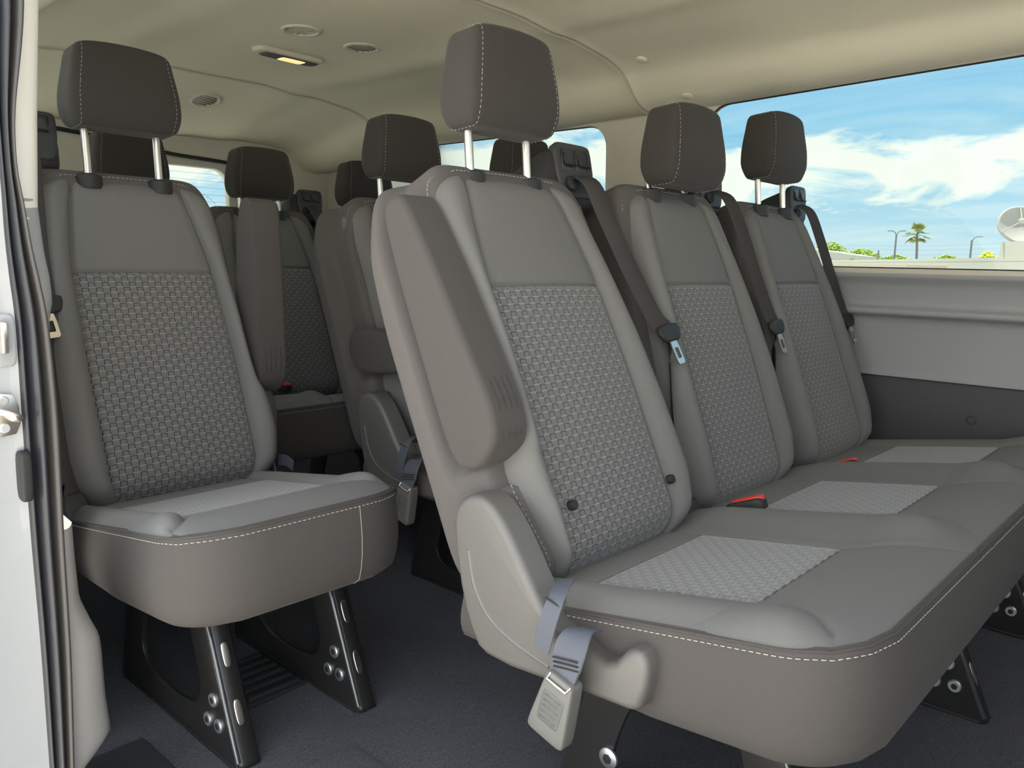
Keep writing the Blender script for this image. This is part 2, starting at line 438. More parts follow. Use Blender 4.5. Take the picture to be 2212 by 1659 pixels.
# headliner: a shallow dome with side coves and two cross seams
CP = [(.36, 1.449), (.55, 1.449), (.64, 1.442), (.70, 1.437), (.78, 1.438), (.86, 1.430), (.95, 1.417), (1.01, 1.400), (1.045, 1.380), (1.085, 1.342), (1.125, 1.315), (1.17, 1.303), (1.215, 1.303), (1.262, 1.316)]
prof = smooth_path([(x, 0, z) for x, z in CP], 4)
prof = [(.72-v.x, v.z) for v in prof[::-1]][:-1]+[(v.x, v.z) for v in prof]
ys = sorted([-1.7+.05*k for k in range(84)]+[s+d for s in (.6, 1.83) for d in (-.012, -.0065, -.005, 0, .005, .0065, .012)])
def cl(i, j):
    x, z = prof[i]; y = ys[j]
    for s in (.6, 1.83):
        d = y-s
        if abs(d) < .0055: z += .012
        elif abs(d) < .012: z -= .004
    z -= .165*sstep(1.68, 2.44, y)*(1-.5*abs(x-.36)/.9)
    if x > .9: z += .034*sstep(.95, 1.2, x)*max(0, (.432-y)/.85)
    z -= .014*sstep(.62, .75, x)*math.exp(-((y-1.25)/.45)**2)
    return (x, y, z)
ceiling = struct(grid('ceiling', cl, len(prof), len(ys), 'liner', flip=False))
roof = struct(box('roof', (.34, .36, 1.51), (1.02, 2.14, .03), 'paint', bev=.01))
# round push plugs in the headliner
for (x, y) in ((.985, .50), (1.11, .42), (.87, 1.62)):
    z = min((abs(p[0]-x), p[1]) for p in prof)[1]
    disc('trim_plug', (x, y, z-.006+.004), (-.35, 0, -1), .016, .006, 'liner', ceiling)

# right side: window panel with two openings
XR = lambda z: 1.272-(z-.82)*.035
W1 = [(a, b+.030*sstep(1.1, 1.3, b)*max(0, (.432-a)/.85)) for a, b in rrect(-1.55, .432, .832, 1.312, [.03, .05, .07, .05])]
W2 = rrect(.80, 2.13, .835, 1.295, [.07, .04, .09, .08])
wall_right = struct(plate_holes('wall_right', rrect(-1.72, 2.44, .823, 1.39, .003), [W1, W2], .028, 'trim', xf=lambda u, v, w: (XR(v)+w, u, v), bev=.003))
def ring_tube(name, ring, r, mat, parent, xf):
    pts = [Vector(xf(*p)) for p in ring]; pts.append(pts[0]); return tube(name, pts, r, mat, parent, 6)
def pane(name, ring, xf, parent):
    return mk(name, [xf(*p) for p in ring], [tuple(range(len(ring)))], 'glass', parent, smooth=False)
for k, rg in ((1, W1), (2, W2)):
    wn = bpy.data.objects.new('window_%d' % k, None); COL.objects.link(wn); struct(wn)
    pane('glass', rg, lambda u, v: (XR(v)+.022, u, v), wn)
    ring_tube('gasket', rg, .0062, 'gasket', wn, lambda u, v: (XR(v)-.002, u, v))

# right side: lower panels as a swept profile
def sweep_y(name, pr, y0, y1, mat, parent=None, ny=30):
    ysv = [y0+(y1-y0)*k/(ny-1) for k in range(ny)]
    return grid(name, lambda i, j: (pr[i][0], ysv[j], pr[i][1]), len(pr), ny, mat, parent)
pr1 = [(1.292, .834), (1.268, .830), (1.256, .823), (1.253, .816), (1.258, .808), (1.268, .800), (1.275, .785), (1.281, .75), (1.282, .738), (1.276, .732), (1.264, .729), (1.259, .724), (1.259, .716), (1.264, .711), (1.279, .707), (1.287, .700), (1.290, .690), (1.293, .64), (1.293, .56), (1.291, .548), (1.286, .544), (1.305, .542)]
struct(sweep_y('trim_1', pr1, -1.72, 2.42, 'wallgrey'))
pr2 = [(1.308, .548), (1.297, .545), (1.293, .538), (1.294, .42), (1.297, .2), (1.285, .03), (1.26, .006), (1.20, .003)]
t2 = struct(sweep_y('trim_2', pr2, -1.72, 2.42, 'walldark'))
disc('trim_plug', (1.294, -.360, .452), (-1, 0, 0), .011, .006, 'walldark', t2)

# rear: two doors with glass
RW1 = rrect(.27, .752, .72, 1.192, [.05, .05, .075, .06]); RW2 = rrect(-.50, .0, .72, 1.192, [.05, .05, .06, .075])
wall_rear = struct(plate_holes('wall_rear', rrect(-.66, 1.31, .0, 1.33, .004), [RW1, RW2], .03, 'trim', xf=lambda u, v, w: (u, 2.43+w, v), bev=.006))
for k, rg in ((3, RW1), (4, RW2)):
    wn = bpy.data.objects.new('window_%d' % k, None); COL.objects.link(wn); struct(wn)
    pane('glass', rg, lambda u, v: (u, 2.438, v), wn)
    ring_tube('gasket', rg, .006, 'gasket', wn, lambda u, v: (u, 2.425, v))
    bmh = bmesh.new()
    zz = .80
    while zz < 1.17:
        tube_into(bmh, [(rg[0][0]-.04 if False else min(p[0] for p in rg)+.01, 2.436, zz), (max(p[0] for p in rg)-.01, 2.436, zz)], .0006, 4); zz += .028
    from_bm('heating_wires', bmh, 'roofbrown', wn)
st_ = tube('door_seal', smooth_path([(-.6, 2.40, 1.235), (-.2, 2.40, 1.268), (.06, 2.40, 1.270), (.3, 2.40, 1.250), (.5, 2.40, 1.226), (.76, 2.40, 1.212), (.80, 2.405, 1.17), (.80, 2.405, .7)], 6), .008, 'gasket', wall_rear)

# left side behind the door opening, and ahead of it
LW = rrect(.55, 2.15, .80, 1.29, .07)
wall_left = struct(plate_holes('wall_left', rrect(.50, 2.44, .0, 1.42, .004), [LW], .028, 'trim', xf=lambda u, v, w: (-.625+w, u, v), bev=.004))
wn = bpy.data.objects.new('window_5', None); COL.objects.link(wn); struct(wn)
pane('glass', LW, lambda u, v: (-.635, u, v), wn)
struct(box('wall_front', (.34, -1.74, .45), (1.0, .02, .45), 'walldark', bev=.005))
struct(box('dash_light_block', (.34, -2.25, .93), (1.0, .50, .03), 'walldark', bev=.01))  # unseen dash slab, added to stop ground bounce from the front
struct(box('wall_left.001', (-.66, -1.45, .72), (.04, .30, .72), 'paint', bev=.01))

# door aperture: white pillar, ribbed rubber seal, inner trims
E0 = [(-.700, 1.30), (-.700, 1.126), (-.702, 1.072), (-.702, .991), (-.701, .908), (-.701, .848), (-.699, .794), (-.696, .735), (-.696, .615), (-.695, .458), (-.692, .292), (-.691, .114), (-.690, -.05)]
E3 = [(-.640, 1.30), (-.653, 1.137), (-.660, 1.076), (-.674, .994), (-.676, .932), (-.670, .885), (-.663, .828), (-.657, .794), (-.649, .733), (-.644, .608), (-.646, .446), (-.647, .276), (-.653, .095), (-.655, -.05)]
def resamp(pts, n):
    P = smooth_path([(x, 0, z) for x, z in pts], 8)
    z0, z1 = P[0].z, P[-1].z; out = []
    for k in range(n):
        z = z0+(z1-z0)*k/(n-1)
        for a, b in zip(P, P[1:]):
            if a.z >= z >= b.z: f = (a.z-z)/max(a.z-b.z, 1e-9); out.append((a.x+(b.x-a.x)*f, z)); break
        else: out.append((P[-1].x, z))
    return out
E3 = [(x-.010, z) for x, z in E3]
NS = 90; e0 = resamp(E0, NS); e3 = resamp(E3, NS)
RIB = [(0.0, .012), (.04, -.004), (.10, -.012), (.16, -.010), (.20, .004), (.24, .006), (.28, -.010), (.36, -.020), (.46, -.023), (.54, -.018), (.58, -.003), (.62, -.003), (.66, -.016), (.76, -.026), (.86, -.026), (.94, -.016), (1.0, .006)]
def sl(lo, hi):
    rib = [r for r in RIB if lo-1e-6 <= r[0] <= hi+1e-6]
    return lambda i, j: (e0[i][0]+(e3[i][0]-e0[i][0])*rib[j][0], .30+rib[j][1], e0[i][1]), len(rib)
f1, n1 = sl(0, .60); f2, n2 = sl(.58, 1.0)
trim3 = bpy.data.objects.new('trim_3', None); COL.objects.link(trim3); struct(trim3)
grid('outer_seal', f1, NS, n1, 'rubber', trim3); grid('inner_seal', f2, NS, n2, 'rubber2', trim3)
def wp(i, j):
    x0, z = e0[i]; t = j/7
    return (x0+.004-t*.26, .300+.10*max(0, t-.45)**2+ .006*sstep(0, .12, t), z)
pillar = struct(grid('trim_4', wp, NS, 8, 'paint'))
# beige inner strip above, grey inner strip below it
def bstrip(i, j):
    t = j/6; k = int(i*(NS-1)*.36/30); x0, z = e3[k]
    x1 = lerp_tab([(.887, -.648), (1.003, -.642), (1.148, -.632), (1.3, -.622)], z); y1 = .330
    return (x0+(x1-x0)*t, .306+(y1-.306)*t-.004*math.sin(t*math.pi)+.05*max(0, t-.83), z)
struct(grid('trim_5', bstrip, 31, 7, 'cream'))
def gstrip(i, j):
    t = j/6; z = .895-.17*i/20
    k = min(range(NS), key=lambda q: abs(e3[q][1]-z)); x0 = e3[k][0]
    x1 = lerp_tab([(.735, -.645), (.762, -.638), (.793, -.639), (.829, -.644), (.887, -.648)], z); y1 = .330
    return (x0+(x1-x0)*t, .306+(y1-.306)*t-.004*math.sin(t*math.pi)+.05*max(0, t-.83), z)
struct(grid('trim_6', gstrip, 21, 7, 'wallgrey'))
LT = [(.02, -.645), (.075, -.642), (.100, -.610), (.118, -.597), (.176, -.602), (.25, -.604), (.273, -.606), (.30, -.617), (.337, -.630), (.401, -.633), (.45, -.634)]
def lstrip(i, j):
    t = j/8; z = .02+.43*i/40
    k = min(range(NS), key=lambda q: abs(e3[q][1]-z)); x0 = e3[k][0]
    x1 = max(lerp_tab(LT, z), x0+.004)
    if t < .7: q = t/.7; return (x0+(x1-x0)*q, .304+.022*q-.008*math.sin(q*math.pi), z)
    q = (t-.7)/.3; return (x1+.006*math.sin(q*math.pi/2), .326+.12*q*q+.008*q, z)
struct(grid('trim_7', lstrip, 41, 9, 'trimgrey'))
# step tread inside the sliding door
bm = bmesh.new(); box_into(bm, (-.615, -.25, .004), (.115, .70, .008)); bmesh.ops.bevel(bm, geom=list(bm.edges), offset=.005, segments=2, affect='EDGES')
struct(from_bm('trim_8', bm, 'step', angle=40))

# ---- small things on the door pillar
stk = thing('door_striker', 'zinc door striker plate with a looped hook on the white door pillar', 'door striker', (-.716, .296, .620))
prism('plate', [(-.029, -.012), (-.026, .012), (-.012, .018), (.010, .017), (.026, .010), (.029, -.012)], 0, .004, 'chrome', stk, .0015, 2, fn=lambda v: Vector((v.z, -v.x, v.y)))
tube('hook', smooth_path([(-.012, -.003, .008), (-.010, -.022, .008), (.002, -.030, .004), (.010, -.026, -.002), (.010, -.004, -.006)], 6), .0045, 'chrome', stk)
for z in (.019, -.017): disc('bolt', (-.001, -.004, z), (0, -1, 0), .006, .003, 'steel', stk)
bmp = tag(rbox('bumper_stop', (-.6985, .292, .537), (.0075, .012, .034), 'black', n=8, p=5), 'small black rubber bumper block beside the door seal, below the striker', 'bumper')
lat = thing('latch_catch', 'silver catch in a rounded recess of the white door pillar, above the striker', 'door latch', (-.708, .299, .715))
rbox('recess', (0, .001, 0), (.012, .003, .034), 'paint', lat, 8, 5)
box('catch', (-.003, -.006, .004), (.004, .005, .020), 'chrome', lat, bev=.0015)

# ================================================================== SEATS
# seat-local frame: x across, y to the rear, z up; y = 0, z = .79 is the top edge of the woven back panel
HW_REC = [(-.46, .150), (-.445, .170), (-.42, .173), (-.37, .187), (-.31, .204), (-.27, .206), (-.24, .188), (-.20, .183), (-.13, .181), (0, .181), (.09, .187), (.15, .187), (.20, .187)]
HW_RIGHT = [(-.46, .150), (-.445, .178), (-.42, .200), (-.36, .214), (-.30, .212), (-.27, .205), (-.24, .188), (-.20, .183), (-.13, .181), (0, .181), (.09, .187), (.15, .187), (.20, .187)]
HW_FUL = [(-.46, .150), (-.445, .180), (-.42, .205), (-.36, .219), (-.30, .220), (-.20, .216), (-.10, .206), (0, .196), (.09, .189), (.15, .187), (.20, .187)]
A_S = sorted(set([-1, -.985, -.96, -.93, -.9, -.86, -.82, -.78] + [-.7+d for d in (-.05, -.03, -.016, -.008, 0, .006, .012, .025, .05)] + [-.55, -.45, -.35, -.25, -.15, -.05]))
A_S = A_S + [-a for a in reversed(A_S)]
T_S = sorted(set([-.455, -.450, -.445, -.44, -.433, -.425, -.415, -.40] + [-.385+.015*k for k in range(25)] + [d for d in (-.012, -.007, -.0035, -.0015, 0, .0015, .0035, .007, .012)] + [.02, .035, .05, .065, .08, .095, .11, .125, .14, .15, .158, .165, .172, .178, .183, .188, .192, .195]))

def make_back(parent, ox, k, rec=None, first_label=None):
    """one backrest: dark shell > grey facing, woven panel, stitching.  rec = side (-1/1) carrying the armrest recess"""
    th = math.atan(k); sn, cs = math.sin(th), math.cos(th)
    def P(x, t, n): return Vector((ox+x, t*sn-n*cs, .79+t*cs+n*sn))
    def hwL(t): return lerp_tab(HW_REC if rec == -1 else HW_FUL, t)
    def hwR(t): return lerp_tab(HW_RIGHT if rec == 1 else HW_FUL, t)
    def corner(t):
        if t <= .145: return 0
        q = min(1, (t-.145)/.050); return .062*(1-math.sqrt(max(0, 1-q*q*.97)))
    def hi(t): return lerp_tab([(-.46, .118), (-.44, .136), (-.40, .146), (-.2, .146), (0, .139), (.04, .135), (.12, .122), (.17, .112), (.20, .104)], t)
    def at(a, t):
        h = hi(t); s = 1 if a > 0 else -1; b = abs(a)
        hw = (hwR(t) if a > 0 else hwL(t))-corner(t)
        h = min(h, hw-.02)
        x = b/.7*h if b <= .7 else h+(b-.7)/.3*(hw-h)
        n = .006*math.cos(min(1, abs(t+.15)/.34)*math.pi/2)
        if b <= .7: n += .004*(1-(b/.7)**2)
        else:
            q = (b-.7)/.3; bh = lerp_tab([(-.46, .012), (-.35, .026), (-.1, .022), (.05, .014), (.2, .006)], t)
            n += bh*math.sin(math.pi*min(1, q**.75)*.82) - .052*q**5
        n -= .008*math.exp(-((x-h)/.0045)**2)
        if b < .7: n -= .006*math.exp(-(t/.0035)**2)
        if t < -.40: n -= .05*((-.40-t)/.055)**2.2
        if t > .15: n -= .014*((t-.15)/.045)**3
        return P(s*x, t, n), (s*x+ox, t)
    # dark shell
    def core(a, b, c):
        t = -.13+c*.354
        if c < 0: t = -.13+c*.302
        sd = -1 if a < 0 else 1
        full = .222+.012*sstep(.0, -.35, t)
        hw = full-.022*sstep(.05, .21, t)
        fr_ = -.016+.010*sstep(.08, .17, t)-.05*sstep(-.30, -.43, t); bk_ = -.160
        if t > -.05: bk_ *= 1-.14*sstep(-.05, .22, t)
        n = (fr_+bk_)/2+b*(fr_-bk_)/2
        if b > 0 and rec is not None and sd == rec:
            pass
        if rec is not None and sd == rec:
            back = sstep(-.085, -.112, n)
            low = sstep(-.235, -.262, t)
            hw = .196+(.236-.196)*max(back, low)
            hw -= .020*sstep(.08, .21, t)
        # taper of thickness: thinner at the top
        return P(a*hw, t, n)
    shell = from_bm('backrest', rbox_bm(30, 10, core), 'dark', parent)
    na, nb = len(A_S), len(T_S)
    f = lambda i, j: at(A_S[i], T_S[j])[0]
    g = lambda i, j: at(A_S[i], T_S[j])[1]
    ins = lambda i, j: abs(A_S[i]+A_S[i+1])/2 < .7 and T_S[j+1] <= 1e-9
    grid('facing', f, na, nb, 'grey', shell, g, flip=True, mask=lambda i, j: not ins(i, j))
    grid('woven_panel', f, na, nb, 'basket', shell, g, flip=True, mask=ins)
    # stitching along the outer edge of the facing and across the top
    def side_path(sg):
        hw = hwL if sg < 0 else hwR; lo = [v for v in T_S if -.43 < v < .15]
        if rec == sg: lo = [v for v in lo if v < -.285]
        low = [P(sg*(hw(t)+.004), t, -.0300-.04*sstep(-.33, -.43, t)) for t in lo]
        if rec == sg == -1: low = [P(sg*(hw(t)+.006), t, -.0052-.035*(max(0, (-.40-t)/.055)**2.2)) for t in lo]
        hi_ = [P(sg*(hw(t)-corner(t)+.005), t+.005, -.012-.006*((t-.15)/.045)**2) for t in [v for v in T_S if v >= .15]]
        return low, hi_
    if rec == -1:
        hwf = hwL; ts = [-.290-.165*q/24 for q in range(25)]
        def sp_(i, j):
            t = ts[i]; q = j/6; x0 = hwf(t)-.012; x1 = .238-.012*sstep(-.36, -.455, t)
            dn = .05*max(0, (-.40-t)/.055)**2.2 if t < -.40 else 0
            n = -.004-.052*(1-math.cos(q*math.pi/2))-.004*q-dn*.7-.02*sstep(-.305, -.29, t)
            return P(rec*(x0+(x1-x0)*math.sin(q*math.pi/2)), t, n)
        grid('side_welt', sp_, 25, 7, 'dark', shell, flip=rec < 0)
    lowL, hiL = side_path(-1); lowR, hiR = side_path(1)
    tp = [P(-.12+.24*q/20, .2035+.003*math.sin(math.pi*q/20), -.0065) for q in range(21)]
    if rec == -1: stitches('stitching', lowL, shell); stitches('stitching', hiL+tp+hiR[::-1]+lowR[::-1], shell)
    elif rec == 1: stitches('stitching', lowL+hiL+tp+hiR[::-1], shell); stitches('stitching', lowR, shell)
    else: stitches('stitching', lowL+hiL+tp+hiR[::-1]+lowR[::-1], shell)
    return shell, P

def make_headrest(parent, P, raised, hh=.078, dy=-.03, off=0):
    # raised = height of the block's underside above the sleeves
    """headrest: padded block > stitching loops, two steel posts, two sleeves"""
    d0 = raised+.004
    B0 = P(0, .212, -.040)+Vector((0, dy, 0)); ux = (P(1, 0, 0)-P(0, 0, 0)).normalized(); ud = Vector((0, math.sin(.09), math.cos(.09))); un = Vector((0, -math.cos(.09), math.sin(.09)))
    def Q(x, d, n): return B0+ux*x+ud*d+un*n
    def f(a, b, c):
        hwx = .110*(1-.13*sstep(-.4, 1.0, c)-.04*sstep(-.5, -1.0, c))
        dp = .049*(1-.16*sstep(-.2, 1, c)-.22*sstep(-.45, -1.0, c))
        n = .016+off+b*dp+.004*c
        n -= .008*abs(a)**2.2*(.35+.65*b)
        z = c*hh+.006*(1-a*a)*sstep(.2, 1, c)-.003*abs(a)**3*sstep(-.2, -1, c)
        return Q(a*hwx, d0+hh+z, n)
    hr = from_bm('headrest', rbox_bm(16, 9, f), 'head', parent)
    for s in (-1, 1):
        loop = []
        for k in range(96):
            an = 2*math.pi*k/96; b, c = math.cos(an), math.sin(an); a = s*.85
            q = (abs(a)**9); rr = ((1-q)/(abs(b)**9+abs(c)**9))**(1/9)
            p = f(a, b*rr, c*rr); p2 = f(a, b*rr*1.012, c*rr*1.008); loop.append(p2)
        stitches('stitching', loop, hr, closed=True, dash=.0045, gap=.004, r=.0005)
    for s in (-1, 1):
        tube('post', [Q(s*.071, .0, 0), Q(s*.071, d0+.03, 0)], .0072, 'chrome', hr, 12)
        bm = bmesh.new()
        tube_into(bm, [Q(s*.071, -.020, .0), Q(s*.071, .006, 0), Q(s*.071, .009, 0)], [.025, .025, .021], 20)
        sl_ = from_bm('sleeve', bm, 'black', hr, angle=40); sl_.scale = (1, 1, 1)
    return hr

def make_retractor(parent, P, x, t=.205, s=1.0, n=-.062):
    """belt retractor housing on the shoulder: body > slotted bezel"""
    def f(a, b, c):
        hwx = .066*(1-.10*sstep(0, 1, c)); return P(x+a*hwx*s, t+c*.052*s-.010, n-.010+b*.048*s+.012*c)
    body = from_bm('belt_retractor', rbox_bm(10, 6, f), 'black', parent)
    def f2(a, b, c): return P(x+.010+a*(.050-.006*max(0, -c))*s, t+.004+c*.046*s, n+.036*s+b*.010+.012*c)
    bz = from_bm('bezel', rbox_bm(8, 8, f2), 'bezel', body)
    for dx in (-.019, .019):
        def f3(a, b, c): return P(x+.010+(dx+a*.0165)*s, t+.022+c*.018*s, n+.048*s+b*.003+.0065*c)
        from_bm('slot_panel', rbox_bm(5, 9, f3), 'gloss', body)
        bm = bmesh.new(); tube_into(bm, [P(x+.010+(dx-.014)*s, t+.032, n+.0535*s), P(x+.010+(dx-.012)*s, t+.012, n+.052*s), P(x+.010+(dx+.013)*s, t+.009, n+.052*s)], .0026, 6)
        from_bm('slot_rim', bm, 'black', body)
    disc('guide_button', P(x-.012*s, t-.024, n+.041*s), P(0, 0, 1)-P(0, 0, 0), .013*s, .006, 'black', body)
    return body

def make_belt(parent, P, pts, tongue_t, side=1):
    """seat belt: webbing > tongue plate with steel latch, anchor cover"""
    W3 = [P(*q) for q in pts]; ax = (P(1, 0, 0)-P(0, 0, 0)).normalized()
    fwd = (P(0, 0, 1)-P(0, 0, 0)).normalized()
    wd = [ax*.92+fwd*.18 if q[1] > -.15 else ax*.75-fwd*.55 for q in pts]
    b = strap('seat_belt', W3, wd, .046, .0022, 'belt', parent)
    # point on the belt at the tongue
    i = min(range(len(pts)-1), key=lambda q: abs(pts[q][1]-tongue_t)); c = W3[i]+fwd*.006
    dn = (P(0, -1, 0)-P(0, 0, 0)).normalized(); dn = (dn+ax*.10*side).normalized(); cr = dn.cross(fwd).normalized()
    R = Matrix((cr, dn, fwd)).transposed()
    bm = rbox_bm(8, 4.5, lambda a, bb, d: c+R @ Vector((a*(.036-.010*max(0, bb)), bb*.017, d*.0055)))
    tg = from_bm('tongue', bm, 'black', b)
    me = plate_holes('latch_plate', [(-.010, .010), (.010, .010), (.0125, .030), (.0125, .058), (.009, .062), (-.009, .062), (-.0125, .058), (-.0125, .030)][::-1], [rrect(-.0065, .0065, .030, .051, .002, 3)], .0026, 'chrome', b, xf=lambda u, v, w: c+R @ Vector((u, v, w)))
    e = W3[-1]; bm = rbox_bm(6, 5, lambda a, bb, d: e+R @ Vector((a*.022, bb*.030+.004, d*.010+.004)))
    from_bm('anchor_cover', bm, 'black', b)
    return b

def make_armrest(parent, P, side, ang=0, piv=(-.185, -.035), fwd=0):
    """folding armrest on the aisle side of a backrest; ang swings it forward from the stored position"""
    out = [(-.262, -.010), (-.262, -.042), (-.245, -.062), (-.20, -.070), (-.10, -.070), (.05, -.067), (.138, -.058), (.158, -.040), (.157, -.022), (.142, -.006), (.05, .010), (-.05, .022), (-.13, .032), (-.19, .038), (-.235, .028)]
    ca, sa = math.cos(ang), math.sin(ang)
    def fn(v):
        t, n = v.y-piv[0], v.z-piv[1]
        t2 = t*ca-n*sa; n2 = t*sa+n*ca
        return P(side*v.x, piv[0]+t2, piv[1]+n2+fwd)
    a = prism('armrest', out, .184, .252, 'skirt', parent, .013, 5, fn=fn, n_round=3)
    # pleated bellows at the hinge, and a seam along the side
    bm = bmesh.new()
    for q in range(4):
        xx = .196+.012*q; tube_into(bm, [fn(Vector((xx, -.262+.010, -.004))), fn(Vector((xx, -.235, .0285))), fn(Vector((xx, -.19, .0385))), fn(Vector((xx, -.15, .0345)))], .0014, 6)
    from_bm('bellows', bm, 'head', a)
    tube('side_seam', [fn(Vector((.2523-.004, t, n))) for t, n in ((-.252, -.012), (-.225, .012), (-.19, .022), (-.13, .018), (-.05, .006), (.05, -.008), (.13, -.026))], .0011, 'seam', a, 6)
    return a

def make_side_kit(parent, P, side, ox, strap_on=True):
    """plastic recliner cover, pull strap and the lap belt buckle hanging at the aisle side"""
    poly = [(-.066, .475), (-.074, .492), (-.086, .503), (-.098, .509), (-.112, .511), (-.127, .509), (-.142, .501), (-.158, .487), (-.176, .466), (-.196, .438), (-.214, .412), (-.230, .392), (-.250, .374), (-.290, .362), (-.318, .352), (-.335, .349), (-.350, .356), (-.364, .374), (-.374, .380), (-.386, .380), (-.394, .372), (-.397, .358), (-.395, .335), (-.388, .310), (-.380, .303), (-.370, .301), (-.308, .297), (-.24, .289), (-.18, .284), (-.135, .286), (-.118, .293), (-.103, .315), (-.091, .340), (-.080, .375), (-.070, .42), (-.066, .45)]
    pod = prism('recliner_cover', poly, .222, .268, 'pod', parent, .011, 5, fn=lambda v: Vector((ox+side*v.x, v.y, v.z)))
    tube('relief_band', smooth_path([(ox+side*.2660, y, z) for y, z in ((-.098, .43), (-.112, .38), (-.140, .345), (-.185, .325), (-.25, .312))], 6), .0036, 'pod', pod, 10)
    if strap_on:
        s1 = strap('release_strap', [(ox+side*.240, -.252, .424), (ox+side*.262, -.262, .424), (ox+side*.281, -.268, .413), (ox+side*.2885, -.263, .385), (ox+side*.2895, -.254, .346)], Vector((0, -1, .22)), .027, .0022, 'strap', parent)
        bm = bmesh.new(); 
        tube_into(bm, [(ox+side*.2845, -.279, .408), (ox+side*.2845, -.254, .4135)], .0012, 6); from_bm('stitched_bar', bm, 'seam', s1)
        w2 = strap('buckle_strap', [(ox+side*.258, -.303, .379), (ox+side*.280, -.306, .385), (ox+side*.294, -.307, .374), (ox+side*.300, -.303, .350), (ox+side*.302, -.300, .328), (ox+side*.303, -.297, .314)], Vector((0, -1, .18)), [.036, .042, .048, .047, .036, .030], .004, 'strap', parent)
        bm = bmesh.new()
        for q in range(3): tube_into(bm, [(ox+side*.3035, -.284-.001*q, .352-.0055*q), (ox+side*.3035, -.322-.001*q, .358-.0055*q)], .0011, 5)
        from_bm('stitched_bar', bm, 'seam', w2)
        # buckle body
        c = Vector((ox+side*.299, -.290, .288)); dn = Vector((0, .26, -.966)); fr = Vector((0, -.966, -.26)); sx = Vector((side, 0, 0))
        R = Matrix((sx, fr, dn)).transposed()
        bk = from_bm('belt_buckle', rbox_bm(10, 9, lambda a, b, d: c+R @ Vector((a*.013, b*(.026+.005*d), d*.046))), 'buckle', parent)
        from_bm('label_plate', rbox_bm(4, 12, lambda a, b, d: c+R @ Vector((.0128+a*.0006, b*.017, .0+d*.022))), 'label', bk)
        bm = bmesh.new()
        for q in range(5): tube_into(bm, [c+R @ Vector((.0136, -.013, -.016+.008*q)), c+R @ Vector((.0136, .012-.003*(q % 2), -.016+.008*q))], .0008, 4)
        from_bm('embossed_lines', bm, 'buckle', bk)
        tube('buckle_frame', [c+R @ Vector((.010, -.016, -.044)), c+R @ Vector((.015, -.015, -.037)), c+R @ Vector((.015, .015, -.037)), c+R @ Vector((.010, .017, -.044))], .002, 'chrome', bk)
    return pod

